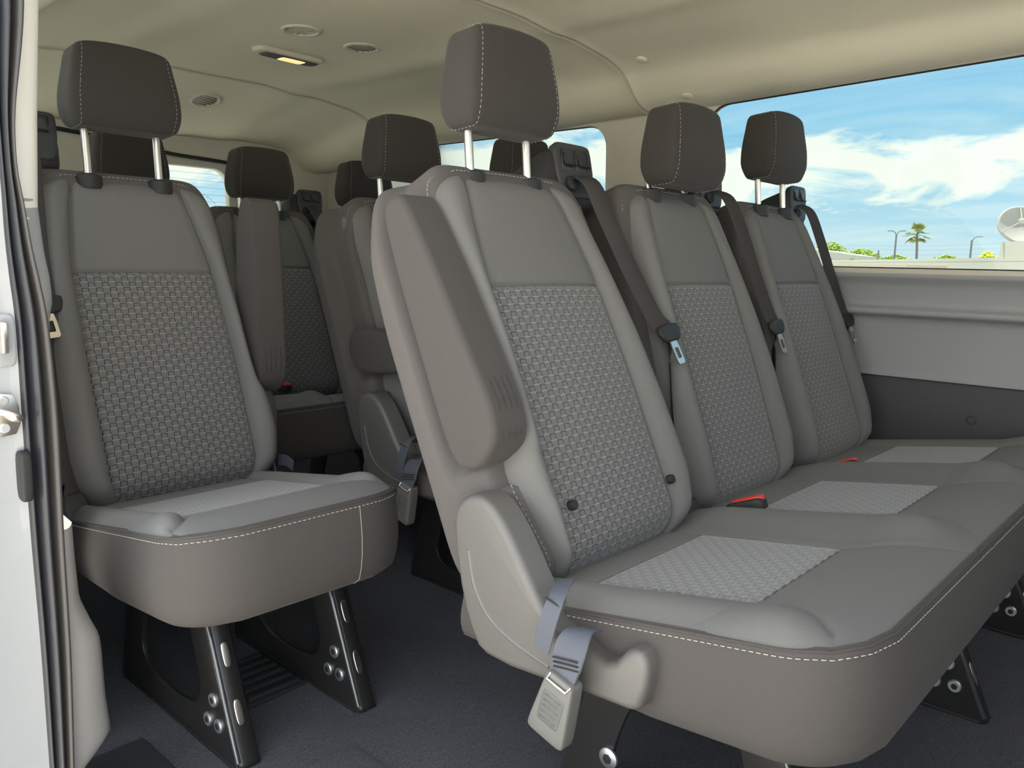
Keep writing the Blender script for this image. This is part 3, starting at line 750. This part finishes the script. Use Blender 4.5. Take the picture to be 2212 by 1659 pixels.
def cush_z(y): return .385+.17*(-.22-y)
def make_cushion(parent, cells, k_hw=.245, y_rear=-.06, y_front=-.622, R=.095, seam_x=None):
    """seat cushion for one or more places: grey facing > woven panels; dark skirt > stitching.  cells = x centres"""
    n = len(cells); x0 = cells[0]-k_hw+.012; x1 = cells[-1]+k_hw-.012
    bounds = [x0]+[(a+b)/2 for a, b in zip(cells, cells[1:])]+[x1]
    AS = [-1, -.9994, -.9975, -.994, -.989, -.982, -.973, -.961, -.94, -.915, -.885, -.85, -.81, -.77] + [-.7+d for d in (-.04, -.02, -.01, 0, .01, .02, .04)] + [-.6, -.45, -.3, -.15, 0]
    AS = AS+[-a for a in reversed(AS[:-1])]
    SS = sorted(set([k/40 for k in range(41)]+[.305+d for d in (-.012, -.006, -.003, 0, .003, .006, .012)]+[.72+d for d in (-.012, -.006, -.003, 0, .003, .006, .012)]+[.93, .96, .985]))
    ir, iff = .305, .72
    def yf(x):
        f = y_front
        for s, e in ((-1, x0), (1, x1)):
            d = R-(x-e if s < 0 else e-x)
            if d > 0: f += R-math.sqrt(max(0, R*R-d*d))
        return f
    yr_s = -.06
    def hi(s): # half width of the insert column, flaring towards the front
        if s < ir: return .152
        if s < iff: return .152-.014*(s-ir)/(iff-ir)
        return .138+.075*((s-iff)/(1-iff))**1.6
    def at(ci, a, s):
        cx = cells[ci]; b = abs(a); sg = 1 if a >= 0 else -1
        edge = bounds[ci+1] if a >= 0 else bounds[ci]; full = abs(edge-cx)
        h = min(hi(s), full-.012)
        dx = b/.7*h if b <= .7 else h+(b-.7)/.3*(full-h)
        x = cx+sg*dx
        ye = yf(x); y = y_rear+(ye-y_rear)*s
        z = cush_z(y)
        outer = (ci == 0 and a < 0) or (ci == n-1 and a >= 0)
        q = max(0, (b-.7)/.3)
        fade = sstep(1.0, .80, s)
        zin = z
        if outer: zin += .012*math.sin(math.pi*q)*(.3+.7*fade)
        else: zin += .024*sstep(0, 1, q)*fade*sstep(0, .3, s)
        if s > iff: zin += .008*math.sin(math.pi*(s-iff)/(1-iff))
        e1 = cush_z(y)-.011; e2 = .468; ze = -.006*math.log(math.exp(-e1/.006)+math.exp(-e2/.006))
        wq = max(q**4 if outer else 0, max(0, (s-.78)/.22)**3)
        z = zin*(1-wq)+ze*wq
        g = math.exp(-((dx-h)/.0045)**2)
        z -= .005*g*(1 if s < .95 else .3)
        if b < .7: z -= .005*(math.exp(-((s-ir)/.004)**2)+math.exp(-((s-iff)/.004)**2))
        return Vector((x, y, z)), (x, y)
    cols = [(ci, a) for ci in range(n) for a in (AS if ci == 0 else AS[1:])]
    f = lambda i, j: at(cols[i][0], cols[i][1], SS[j])[0]; g = lambda i, j: at(cols[i][0], cols[i][1], SS[j])[1]
    def ins(i, j):
        a = (cols[i][1]+cols[i+1][1])/2
        return cols[i+1][1] > cols[i][1] and abs(a) < .7 and SS[j] >= ir-1e-9 and SS[j+1] <= iff+1e-9
    cu = grid('cushion', f, len(cols), len(SS), 'grey', parent, g, mask=lambda i, j: not ins(i, j), flip=True)
    for ci in range(n):
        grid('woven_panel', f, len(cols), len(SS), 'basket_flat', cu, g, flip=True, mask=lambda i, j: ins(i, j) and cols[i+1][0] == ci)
    # skirt round left side, front, right side
    path = [f(0, j) for j in range(len(SS))]+[f(i, len(SS)-1) for i in range(1, len(cols))]+[f(len(cols)-1, j) for j in reversed(range(len(SS)-1))]
    # drop duplicates
    pp = [path[0]]
    for p in path[1:]:
        if (p-pp[-1]).length > .0022: pp.append(p)
    path = pp; m = len(path); nor = []
    for i in range(m):
        d = path[min(i+1, m-1)]-path[max(i-1, 0)]; d.z = 0; d.normalize(); nor.append(Vector((d.y, -d.x, 0)) if False else Vector((-d.y, d.x, 0)))
    cx_, cy_ = (x0+x1)/2, -.34
    if (path[0]-Vector((cx_, path[0].y, 0))).dot(nor[0]) < 0: nor = [-v for v in nor]
    LV = [(-.004, .003), (.001, .0), (.003, -.004), (.004, -.008), (.007, -.03), (.010, -.06), (.010, -.09), (.007, -.115), (.002, -.135), (-.012, -.147), (-.04, -.152), (-.08, -.150)]
    zb = .268
    def sk(i, j):
        p = path[i]; o, dz = LV[j]; L = (p.z-(.272+.09*max(0, -.375-p.y)))/.152
        q = p+nor[i]*o; q.z = p.z+dz*(L if dz < 0 else 1); return q
    skirt = grid('skirt', sk, m, len(LV), 'skirt', parent)
    sp = [sk(i, 3)+nor[i]*.0008 for i in range(m)]
    stitches('stitching', sp, skirt, dash=.0055, gap=.003, r=.0007)
    tube('piping', [sk(i, 1)+nor[i]*.0006 for i in range(m)], .0016, 'skirt', skirt, 6)
    if seam_x is not None:
        i = min(range(m), key=lambda q: abs(path[q].x-seam_x)+(0 if path[q].y < -.5 else 9))
        tube('skirt_seam', [sk(i, j)+nor[i]*.0006 for j in range(3, 11)], .0005, 'stitch', skirt, 5)
    # underside pan
    up_ = [sk(i, len(LV)-1) for i in range(m)]
    mk('cushion_pan', up_, [tuple(range(m))], 'black', parent, smooth=False)
    return cu, skirt

def make_leg(parent, x, fx=1, dy=0):
    """pressed steel leg frame: side plate with a large opening > front flange, bolts, slots"""
    outer = [(-.520, .004), (-.425, .225), (-.41, .262), (-.16, .262), (-.13, .22), (-.085, .06), (-.075, .004)]
    hole = smooth_path([(0, y, z) for y, z in ((-.375, .205), (-.385, .17), (-.405, .11), (-.385, .066), (-.32, .052), (-.22, .055), (-.175, .09), (-.185, .15), (-.21, .205), (-.25, .225), (-.34, .225), (-.375, .205))], 4)[:-1]
    lg = plate_holes('leg', outer, [[(v.y, v.z) for v in hole]], .006, 'gloss', parent, xf=lambda u, v, w: (x+w, u, v), bev=.0015)
    W_ = .030*fx
    def fl_(i, j):
        pr = [(-.520, .0), (-.517, .006), (-.425, .224), (-.412, .248), (-.405, .262)]
        y, z = pr[i]; xs = [0, .003, .007, .029, .033]; ys_ = [0.006, -.001, -.003, -.003, .004]
        return (x+xs[j]*fx*(1+.12*(1-i/4)), y+ys_[j], z)
    fr = grid('front_flange', fl_, 5, 5, 'gloss', lg)
    so = fr.modifiers.new('thick', 'SOLIDIFY'); so.thickness = .004
    tube('edge_rib', [(x-.001*fx, -.520, .012), (x-.001*fx, -.430, .222), (x-.001*fx, -.420, .236), (x-.003*fx, -.412, .262)], .0045, 'edge', lg, 10)
    nf = Vector((0, -.917, .40))
    for q in (.36, .76):
        yy = -.520+q*.095; zz = q*.220+.004
        c = Vector((x+.018*fx, yy-.0065, zz)); dd = Vector((0, .40, .917)); R = Matrix(((1, 0, 0), dd, nf)).transposed()
        from_bm('slot', rbox_bm(6, 3, lambda a, b, d: c+R @ Vector((a*.0068, b*.022, d*.0015))), 'chrome', lg)
    for (y, z) in ((-.452, .098), (-.468, .058), (-.432, .056)):
        bl = disc('bolt', (x-.003*fx, y, z), (-fx, 0, 0), .0125, .006, 'steel', lg)
        bm = bmesh.new(); disc_into(bm, (x-.0092*fx, y, z), (-fx, 0, 0), .006, .0008, 6); from_bm('socket', bm, 'black', lg)
    box('foot_pad', (x+.015*fx, -.30, .003), (.022, .215, .003), 'black', lg, bev=.001)
    lg.location.y = dy
    return lg

def frame_tubes(parent, xa, xb):
    for y in (-.40, -.17): tube('frame_rail', [(xa, y, .262), (xb, y, .262)], .016, 'black', parent)

KA, KB, KL = .479, .372, .402
# ---------------- the nearest bench of three
bench = thing('bench_seat', 'nearest grey three-place bench seat with black legs, beside the long side window', 'bench seat', (0, 0, 0))
CX = [0, .495, .98]
cu, sk_ = make_cushion(bench, CX)
backs = []
for i, (x, k, rs) in enumerate(zip(CX, (KA, KB, .375), (.072, .008, .069))):
    sh, P = make_back(bench, x, k, -1 if i == 0 else None)
    make_headrest(bench, P, rs, dy=(-.018, -.024, -.032)[i], off=(0, .032, 0)[i]); backs.append(P)
    make_retractor(bench, P, .205, (.238, .240, .235)[i], (1.12, 1.0, 1.0)[i])
make_belt(bench, backs[0], [(.217, .236, -.020), (.220, .205, .008), (.222, .13, .014), (.245, .02, .012), (.268, -.07, .012), (.288, -.105, .014), (.285, -.16, .0), (.275, -.27, -.03), (.262, -.38, -.05), (.250, -.435, -.04)], -.100)
make_belt(bench, backs[1], [(.222, .236, -.020), (.228, .205, .008), (.238, .13, .014), (.250, .02, .012), (.262, -.07, .012), (.268, -.110, .014), (.264, -.16, .0), (.260, -.27, -.03), (.250, -.38, -.05), (.243, -.425, -.04)], -.100)
make_belt(bench, backs[2], [(.215, .236, -.020), (.219, .205, .004), (.224, .13, .008), (.238, .02, .004), (.250, -.07, .002), (.258, -.110, .002), (.262, -.16, -.01), (.270, -.27, -.03), (.280, -.38, -.05), (.285, -.415, -.05)], -.100)
make_armrest(bench, backs[0], -1)
make_side_kit(bench, backs[0], -1, 0)
for lx in (-.095, .60, 1.07): make_leg(bench, lx, dy=-.065)
frame_tubes(bench, -.15, 1.15)
bl = disc('bolt', (-.100, -.235, .100), (-1, 0, 0), .016, .006, 'steel', bench)
bm = bmesh.new(); disc_into(bm, (-.106, -.235, .100), (-1, 0, 0), .008, .001, 6); from_bm('socket', bm, 'black', bl)
# red release buttons in their buckles between the places
for (bx, by, bz, sc) in ((.300, -.235, .404, 1.0), (.800, -.225, .392, .8)):
    R = Matrix.Rotation(math.radians(-22), 3, 'X') @ Matrix.Rotation(math.radians(8), 3, 'Z')
    bk = rbox('belt_buckle', (bx, by, bz), (.019*sc, .034*sc, .012*sc), 'black', bench, 8, 6, R)
    rbox('release_button', Vector((bx, by, bz))+R @ Vector((.002, -.004, .0085*sc)), (.014*sc, .030*sc, .007*sc), 'red', bk, 6, 5, R)
# child seat tether studs at the foot of the near woven panel
for (xx, t) in ((-.116, -.352), (.148, -.362)):
    p = backs[0](xx, t, .006); q = backs[0](xx, t, .016)
    disc('anchor_stud', p, q-p, .008, .010, 'black', bench)

# ---------------- single seat by the door
single = thing('single_seat', 'grey single seat just inside the door, on two black steel legs', 'seat', (-.322, .783, 0))
make_cushion(single, [-.022], k_hw=.214, seam_x=.06)
sh, P = make_back(single, .006, KL, 1)
make_headrest(single, P, .094)
make_retractor(single, P, -.165, .292, 1.0, -.075)
make_belt(single, P, [(-.175, .29, -.020), (-.182, .22, .006), (-.192, .13, .010), (-.203, .02, .012), (-.206, -.07, .012), (-.208, -.095, .012), (-.208, -.16, .008), (-.208, -.27, .004), (-.212, -.38, .0), (-.216, -.44, .0)], -.075)
make_armrest(single, P, 1, math.radians(26))
prism('buckle_bracket', [(-.095, .398), (-.112, .400), (-.122, .352), (-.100, .345)], .212, .216, 'buckle', single, .001, 2)
strap('buckle_strap', [(.218, -.125, .392), (.222, -.150, .394), (.220, -.178, .388)], Vector((0, .1, 1)), .024, .003, 'strap', single)
for lx in (-.105, .135): make_leg(single, lx)
frame_tubes(single, -.16, .20)
strap('lap_anchor', [(-.235, -.165, .42), (-.248, -.20, .435), (-.252, -.225, .40), (-.250, -.235, .35)], Vector((0, 1, .1)), .028, .006, 'black', single)

# ---------------- double seat behind the bench
double = thing('double_seat', 'two-place grey seat with its armrest folded down, behind the nearest bench', 'seat', (.415, .783, 0))
make_cushion(double, [0, .48])
for i, (x, rs) in enumerate(((0, .063), (.48, .068))):
    sh, P = make_back(double, x, KL, -1 if i == 0 else None)
    make_headrest(double, P, rs); make_retractor(double, P, .2, .236)
    if i == 0:
        make_armrest(double, P, -1, math.radians(112), fwd=.055); make_side_kit(double, P, -1, 0)
        make_belt(double, P, [(.217, .236, -.020), (.220, .205, .008), (.222, .13, .014), (.235, .02, .012), (.245, -.07, .012), (.255, -.105, .014), (.255, -.16, .0), (.25, -.27, -.03), (.245, -.40, -.05)], -.100)
for lx in (-.095, .55): make_leg(double, lx)
frame_tubes(double, -.15, .62)

# ---------------- rear bench
rear = thing('rear_bench', 'dark rearmost bench seat with low headrests in front of the back doors', 'bench seat', (.435, 1.545, 0))
RX = [-.43, 0, .43]
make_cushion(rear, RX, k_hw=.215)
for i, x in enumerate(RX):
    sh, P = make_back(rear, x, KL, None)
    make_headrest(rear, P, .042)
    if i == 1:
        make_retractor(rear, P, .205, .250)
        make_belt(rear, P, [(.211, .245, -.020), (.214, .205, .008), (.222, .13, .014), (.22, .02, .012), (.22, -.07, .012), (.22, -.16, .01), (.22, -.27, -.0), (.22, -.40, -.02)], -.100)
for lx in (-.50, .06, .52): make_leg(rear, lx)
frame_tubes(rear, -.6, .62)
bk = rbox('belt_buckle', (-.10, -.20, .425), (.016, .028, .012), 'black', rear, 6, 6)
rbox('release_button', (-.10, -.21, .436), (.011, .018, .005), 'red', bk, 6, 5)

# ================================================================== CEILING FITTINGS
def ceil_z(x, y):
    z = min((abs(p[0]-x), p[1]) for p in prof)[1]
    return z-.165*sstep(1.68, 2.44, y)*(1-.5*abs(x-.36)/.9)
def make_vent(x, y, label, rot, r=.056, tilt=0):
    z = ceil_z(x, y)
    t = thing('air_vent', label, 'air vent', (x, y, z), 'round ceiling air vents')
    t.rotation_euler = (tilt, 0, 0)
    bm = bmesh.new(); N = 40
    rows = [(r, .002), (r*.99, -.002), (r*.94, -.0045), (r*.84, -.005), (r*.76, -.003), (r*.73, .008)]
    rings = [[bm.verts.new((rr*math.cos(2*math.pi*k/N), rr*math.sin(2*math.pi*k/N), zz)) for k in range(N)] for rr, zz in rows]
    for a, b in zip(rings, rings[1:]):
        for k in range(N): bm.faces.new((a[k], a[(k+1) % N], b[(k+1) % N], b[k]))
    from_bm('bezel', bm, 'trim', t, angle=60)
    bm = bmesh.new(); disc_into(bm, (0, 0, .008), (0, 0, -1), r*.73, .004, 30); from_bm('louvre_back', bm, 'ventdark', t)
    c, s = math.cos(rot), math.sin(rot)
    for k in range(-2, 3):
        o = k*r*.26; L = math.sqrt(max(0, (r*.70)**2-o*o))
        bm = bmesh.new(); R = Matrix.Rotation(rot, 3, 'Z')
        box_into(bm, R @ Vector((0, o, .002)), (L, .0012, .006), R @ Matrix.Rotation(.5, 3, 'X'))
        from_bm('louvre', bm, 'louvre', t)
    return t
make_vent(.302, 1.165, 'round beige ceiling air vent with open louvres, left of the near pair', math.radians(95))
make_vent(.520, 1.18, 'round beige ceiling air vent, right of the near pair by the lit lamp', math.radians(20))
make_vent(.455, 2.02, 'far small round beige ceiling air vent, behind the cross seam', math.radians(15), tilt=-.30)

dl = thing('dome_lamp', 'oblong beige ceiling lamp with a lit warm lens', 'ceiling lamp', (.425, 1.43, ceil_z(.425, 1.43)))
dl.rotation_euler = (0, 0, math.radians(2))
lamp_len = .115
from_bm('housing', rbox_bm(10, 5, lambda a, b, c: Vector((a*lamp_len, b*.034, -.004+c*.011))), 'trim', dl)
from_bm('lens_bezel', rbox_bm(8, 6, lambda a, b, c: Vector((.004+a*.098, b*.025, -.013+c*.005))), 'ventdark', dl)
from_bm('lens', rbox_bm(8, 7, lambda a, b, c: Vector((.012+a*.042, b*.020, -.0165+c*.003))), 'bulb', dl)
ld = bpy.data.lights.new('dome_bulb', 'AREA'); lo = bpy.data.objects.new('dome_bulb', ld); COL.objects.link(lo)
ld.shape = 'RECTANGLE'; ld.size = .08; ld.size_y = .035; ld.energy = .06; ld.color = (1, .78, .48)
lo.parent = dl; lo.location = (.012, 0, -.022)

# ================================================================== ON THE FLOOR
gr = thing('floor_grille', 'black ribbed grille plate set in the carpet below the single seat', 'floor grille', (-.262, .50, .002))
box('plate', (0, 0, .002), (.062, .085, .003), 'step', gr, bev=.001)
for k in range(6): box('rib', (0, -.07+.028*k, .008), (.055, .005, .004), 'step', gr, bev=.0015)
hat = tag(box('floor_hatch', (-.34, .04, .0015), (.082, .145, .003), 'carpet', bev=.002), 'flat dark hatch lid in the carpet at the bottom edge, in the aisle', 'floor hatch')

# ================================================================== OUTSIDE
GZ = -.60
me = bpy.data.meshes.new('ground'); 
def gp(i, j):
    return (-60+ i*20., -60+j*20., GZ)
ground = struct(grid('ground', gp, 13, 13, 'conc'))
MAT['low_bounce'] = vary(pmat('low_bounce_dark', (.07, .07, .07, 1), .9), (.06, .06, .062, 1), (.09, .088, .085, 1), 4)
struct(grid('low_bounce_ground', lambda i, j: (1.55+i*4., -40+j*8., GZ+.004), 11, 11, 'low_bounce'))  # unseen dark ground, added to cut bounce light onto the ceiling
def ray_pt(az, d, el): a = math.radians(az); return Vector((CAM.x+d*math.sin(a), CAM.y+d*math.cos(a), CAM.z+d*el))

# long low building with a box and dish on its roof
pl = ray_pt(69, 108, 0); prr = ray_pt(84, 46, 0)
bd = thing('building', 'long low cream building with a flat parapet, seen through the side window', 'building', (pl.x, pl.y, GZ))
def wallbox(name, a, b, depth, z0, z1, mat, parent, base):
    a = Vector((a.x, a.y, 0)); b = Vector((b.x, b.y, 0)); d = (b-a).normalized(); n = Vector((d.y, -d.x, 0))
    if n.dot(Vector((1, .3, 0))) < 0: n = -n
    vs = []
    for z in (z0, z1):
        for p in (a, b, b+n*depth, a+n*depth): vs.append((p.x-base.x, p.y-base.y, z-base.z))
    return mk(name, vs, [(0, 1, 5, 4), (1, 2, 6, 5), (2, 3, 7, 6), (3, 0, 4, 7), (4, 5, 6, 7), (0, 3, 2, 1)], mat, parent, smooth=False)
bdb = Vector((pl.x, pl.y, GZ))
p1 = ray_pt(68.3, 97, .0103); p2 = ray_pt(78.45, 59.2, .0169); ext = (p2-p1)
zr = CAM.z+1.0
wallbox('wall', p1-ext*.3, p1+ext*1.5, 2.5, GZ, zr-.12, 'stucco', bd, bdb)
wallbox('parapet', p1-ext*.3-Vector((.15, .1, 0)), p1+ext*1.5-Vector((.15, .1, 0)), .6, zr-.22, zr, 'stucco', bd, bdb)
q1 = p1+ext*.985; q2 = p1+ext*1.25; 
ub = tag(wallbox('roof_box', q1+Vector((.3, .1, 0)), q2+Vector((.3, .1, 0)), 4, zr-.1, CAM.z+59*.0332, 'stucco', None, Vector((0, 0, 0))), 'square cream block on the building roof, under the satellite dish', 'rooftop block')
# low tan canopy in front, gabled white shed behind it
c1 = ray_pt(68.0, 66, 0); c2 = ray_pt(73.2, 58, 0)
cn = thing('canopy', 'low tan flat canopy at the foot of the window view, before the building', 'canopy', (c1.x, c1.y, GZ))
cb = Vector((c1.x, c1.y, GZ))
wallbox('canopy_roof', c1, c2, 3, CAM.z+.15, CAM.z+.42, 'roofbrown', cn, cb)
for f in (.05, .5, .95):
    a = c1+(c2-c1)*f; tube('post', [(a.x-cb.x, a.y-cb.y, 0), (a.x-cb.x, a.y-cb.y, CAM.z+.2-GZ)], .06, 'pole', cn)
g1 = ray_pt(67.2, 118, 0); g2 = ray_pt(70.45, 116, 0); gm = g1.lerp(g2, .2)
sh_ = thing('shed', 'white shed with a sloping roof at the left end of the window view', 'shed', (g1.x, g1.y, GZ)); gb = Vector((g1.x, g1.y, GZ))
dv = (g2-g1); dv.z = 0
zt1 = CAM.z+118*.0238-GZ; zt2 = CAM.z+116*.0163-GZ
nn = Vector((dv.y, -dv.x, 0)).normalized(); nn = nn if nn.x > 0 else -nn
vs = []
for o in (Vector((0, 0, 0)), nn*8):
    for f, z in ((0, 0), (1, 0), (1, zt2), (.0, zt1)): vs.append(tuple(dv*f+o+Vector((0, 0, z))))
mk('wall', vs, [(0, 1, 2, 3), (4, 7, 6, 5), (0, 4, 5, 1), (1, 5, 6, 2), (3, 2, 6, 7), (0, 3, 7, 4)], 'stucco', sh_, smooth=False)
bm = bmesh.new()
for f in (.45, .85): disc_into(bm, dv*f+Vector((0, 0, zt2*.82))-nn*.02, -nn, .22, .1, 10)
from_bm('vent_cap', bm, 'pole', sh_)

# satellite dish
dz = ray_pt(78.98, 60.5, .0484); dsh = thing('satellite_dish', 'large grey satellite dish on the roof at the right edge', 'satellite dish', (dz.x, dz.y, zr))
look = Vector((-.80, -.40, .42)).normalized(); a_ = look.orthogonal().normalized(); b_ = look.cross(a_); ctr = Vector((0, 0, dz.z-zr)); Rr = 1.28
bm = bmesh.new(); rings = []
for q in range(0, 9):
    rr = Rr*max(q, .02)/8; dd = .28*(q/8)**2
    rings.append([bm.verts.new(ctr+a_*rr*math.cos(2*math.pi*k/36)+b_*rr*math.sin(2*math.pi*k/36)+look*dd) for k in range(36)])
for u, v in zip(rings, rings[1:]):
    for k in range(36): bm.faces.new((u[k], u[(k+1) % 36], v[(k+1) % 36], v[k]))
d_ = from_bm('reflector', bm, 'dish', dsh); so = d_.modifiers.new('thick', 'SOLIDIFY'); so.thickness = .06
tube('mast', [(.15, .1, 0), ctr*.55+Vector((.2, .1, 0)), ctr-look*.12], .09, 'dish', dsh)
from_bm('feed_horn', rbox_bm(6, 3, lambda a, b, c: ctr+look*.75+Vector((a*.2, b*.2, c*.16))), 'stucco', dsh)
for an in (0.3, 2.4, 4.5): tube('strut', [ctr+(a_*math.cos(an)+b_*math.sin(an))*Rr*.96+look*.26, ctr+look*.72], .03, 'dish', dsh, 6)

# palm
pb = ray_pt(73.80, 90, 0); pt = ray_pt(73.62, 90, .0405)
palm = thing('palm_tree', 'tall slender fan palm standing between two street lamps', 'palm tree', (pb.x, pb.y, GZ))
H = pt.z-GZ; lean = Vector((pt.x-pb.x, pt.y-pb.y, 0))
tube('trunk', smooth_path([(0, 0, 0), lean*.4+Vector((0, 0, H*.5)), lean+Vector((0, 0, H))], 6), [.15-.05*k/12 for k in range(13)], 'trunk', palm, 8)
rnd = random.Random(3)
for k in range(30):
    az = k*2.39996+rnd.uniform(-.2, .2); el = rnd.uniform(-.75, 1.3); L = rnd.uniform(.62, .90); dr = rnd.uniform(.15, .4)
    di = Vector((math.cos(az)*math.cos(el), math.sin(az)*math.cos(el), math.sin(el))); sd_ = Vector((-math.sin(az), math.cos(az), 0)); o = lean+Vector((0, 0, H))
    bm = bmesh.new(); hub = o+di*L*.8; tube_into(bm, [o, hub], .018, 4)
    un = di.cross(sd_).normalized()
    for q in range(11):
        a = -1.25+2.5*q/10; d2 = (di*math.cos(a)+sd_*math.sin(a)).normalized(); tip = hub+d2*L*(.85-.12*abs(a))-Vector((0, 0, dr*.35)); pr_ = d2.cross(un).normalized()*.05; mid = hub.lerp(tip, .55)+un*.03
        v = [bm.verts.new(x) for x in (hub, mid+pr_, tip, mid-pr_)]; bm.faces.new(v)
    from_bm('frond', bm, 'frond', palm)

def street_lamp(az, d, top, label, arms, h_thick=.09):
    b = ray_pt(az, d, 0); o = thing('street_lamp', label, 'street lamp', (b.x, b.y, GZ), None); hh = CAM.z+d*top-GZ
    tube('pole', [(0, 0, 0), (0, 0, hh)], [h_thick*1.3, h_thick], 'pole', o, 8)
    side = Vector((math.cos(math.radians(az)), -math.sin(math.radians(az)), 0))
    for s in arms:
        tube('arm', smooth_path([(0, 0, hh-.12), side*s*.18+Vector((0, 0, hh+.20)), side*s*.38+Vector((0, 0, hh+.32))], 5), .05, 'pole', o, 6)
        c = side*s*.62+Vector((0, 0, hh+.34))
        from_bm('lamp_head', rbox_bm(4, 4, lambda a, bb, cc: c+side*a*.28+Vector((0, 0, cc*.06))+side.cross(Vector((0, 0, 1)))*bb*.2), 'pole', o)
    return o
street_lamp(72.45, 96, .0405, 'grey street lamp with two arms, left of the palm', (-1, 1))
street_lamp(76.65, 92, .0345, 'grey street lamp with one arm, right of the palm', (1,))
pb3 = ray_pt(71.5, 112, 0)
tag(tube('utility_pole', [(pb3.x, pb3.y, GZ), (pb3.x, pb3.y, CAM.z+112*.0225)], .10, 'pole', None, 6), 'short thin pole far off, left of the two-armed street lamp', 'pole')
# overhead wires
for k, (el1, el2) in enumerate(((.030, .040), (.0265, .035), (.022, .0285))):
    a = ray_pt(66, 175, el1); b = ray_pt(84, 175, el2)
    pts = [a.lerp(b, q/16)-Vector((0, 0, 1.2*4*(q/16)*(1-q/16))) for q in range(17)]
    tag(tube('power_line', pts, .016, 'pole', None, 4), ['topmost thin overhead power line behind the palm', 'middle thin overhead power line behind the palm', 'lowest thin overhead power line behind the palm'][k], 'power line', 'overhead power lines')

def tree(az, d, w, top, label, mat='leaf', seed=1):
    b = ray_pt(az, d, 0); o = thing('tree', label, 'tree', (b.x, b.y, GZ)); rd = random.Random(seed); hh = CAM.z+d*top-GZ
    tube('trunk', [(0, 0, 0), (.1, 0, hh*.6)], [.25, .14], 'trunk', o, 6)
    side = Vector((math.cos(math.radians(az)), -math.sin(math.radians(az)), 0)); dep = Vector((side.y, -side.x, 0))
    bm = bmesh.new()
    ch = hh*.62
    for k in range(420):
        u, v, q = rd.gauss(0, .42), rd.gauss(0, .42), rd.uniform(-1, 1)
        if u*u+q*q > 1: q *= .5; u *= .6
        c = side*u*w+dep*v*w+Vector((0, 0, hh-ch/2+q*ch/2*(1-.5*min(1, abs(u)))-.12*w))
        s = rd.uniform(.10, .24)*max(1, w*.35); mt = Matrix.Translation(c) @ Matrix.Diagonal((s, s, s*.7, 1))
        bmesh.ops.create_icosphere(bm, subdivisions=1, radius=1, matrix=mt)
    for v in bm.verts: v.co += Vector((rd.uniform(-1, 1), rd.uniform(-1, 1), rd.uniform(-1, 1)))*.05
    from_bm('crown', bm, mat, o, smooth=False)
    return o
tree(68.6, 158, 3.6, .0345, 'bright green tree behind the white shed, leftmost tree', seed=1)
tree(70.55, 134, 3.3, .0275, 'wide green tree at the right end of the white shed', seed=2)
tree(72.55, 128, 3.2, .0210, 'low green tree at the foot of the two-armed street lamp', seed=3)
tree(75.35, 128, 3.2, .0215, 'low green tree between the palm and the one-armed street lamp', seed=4)
tree(77.55, 75, .95, .0238, 'small yellow-green bushy tree left of the rooftop block', 'leafy', seed=5)
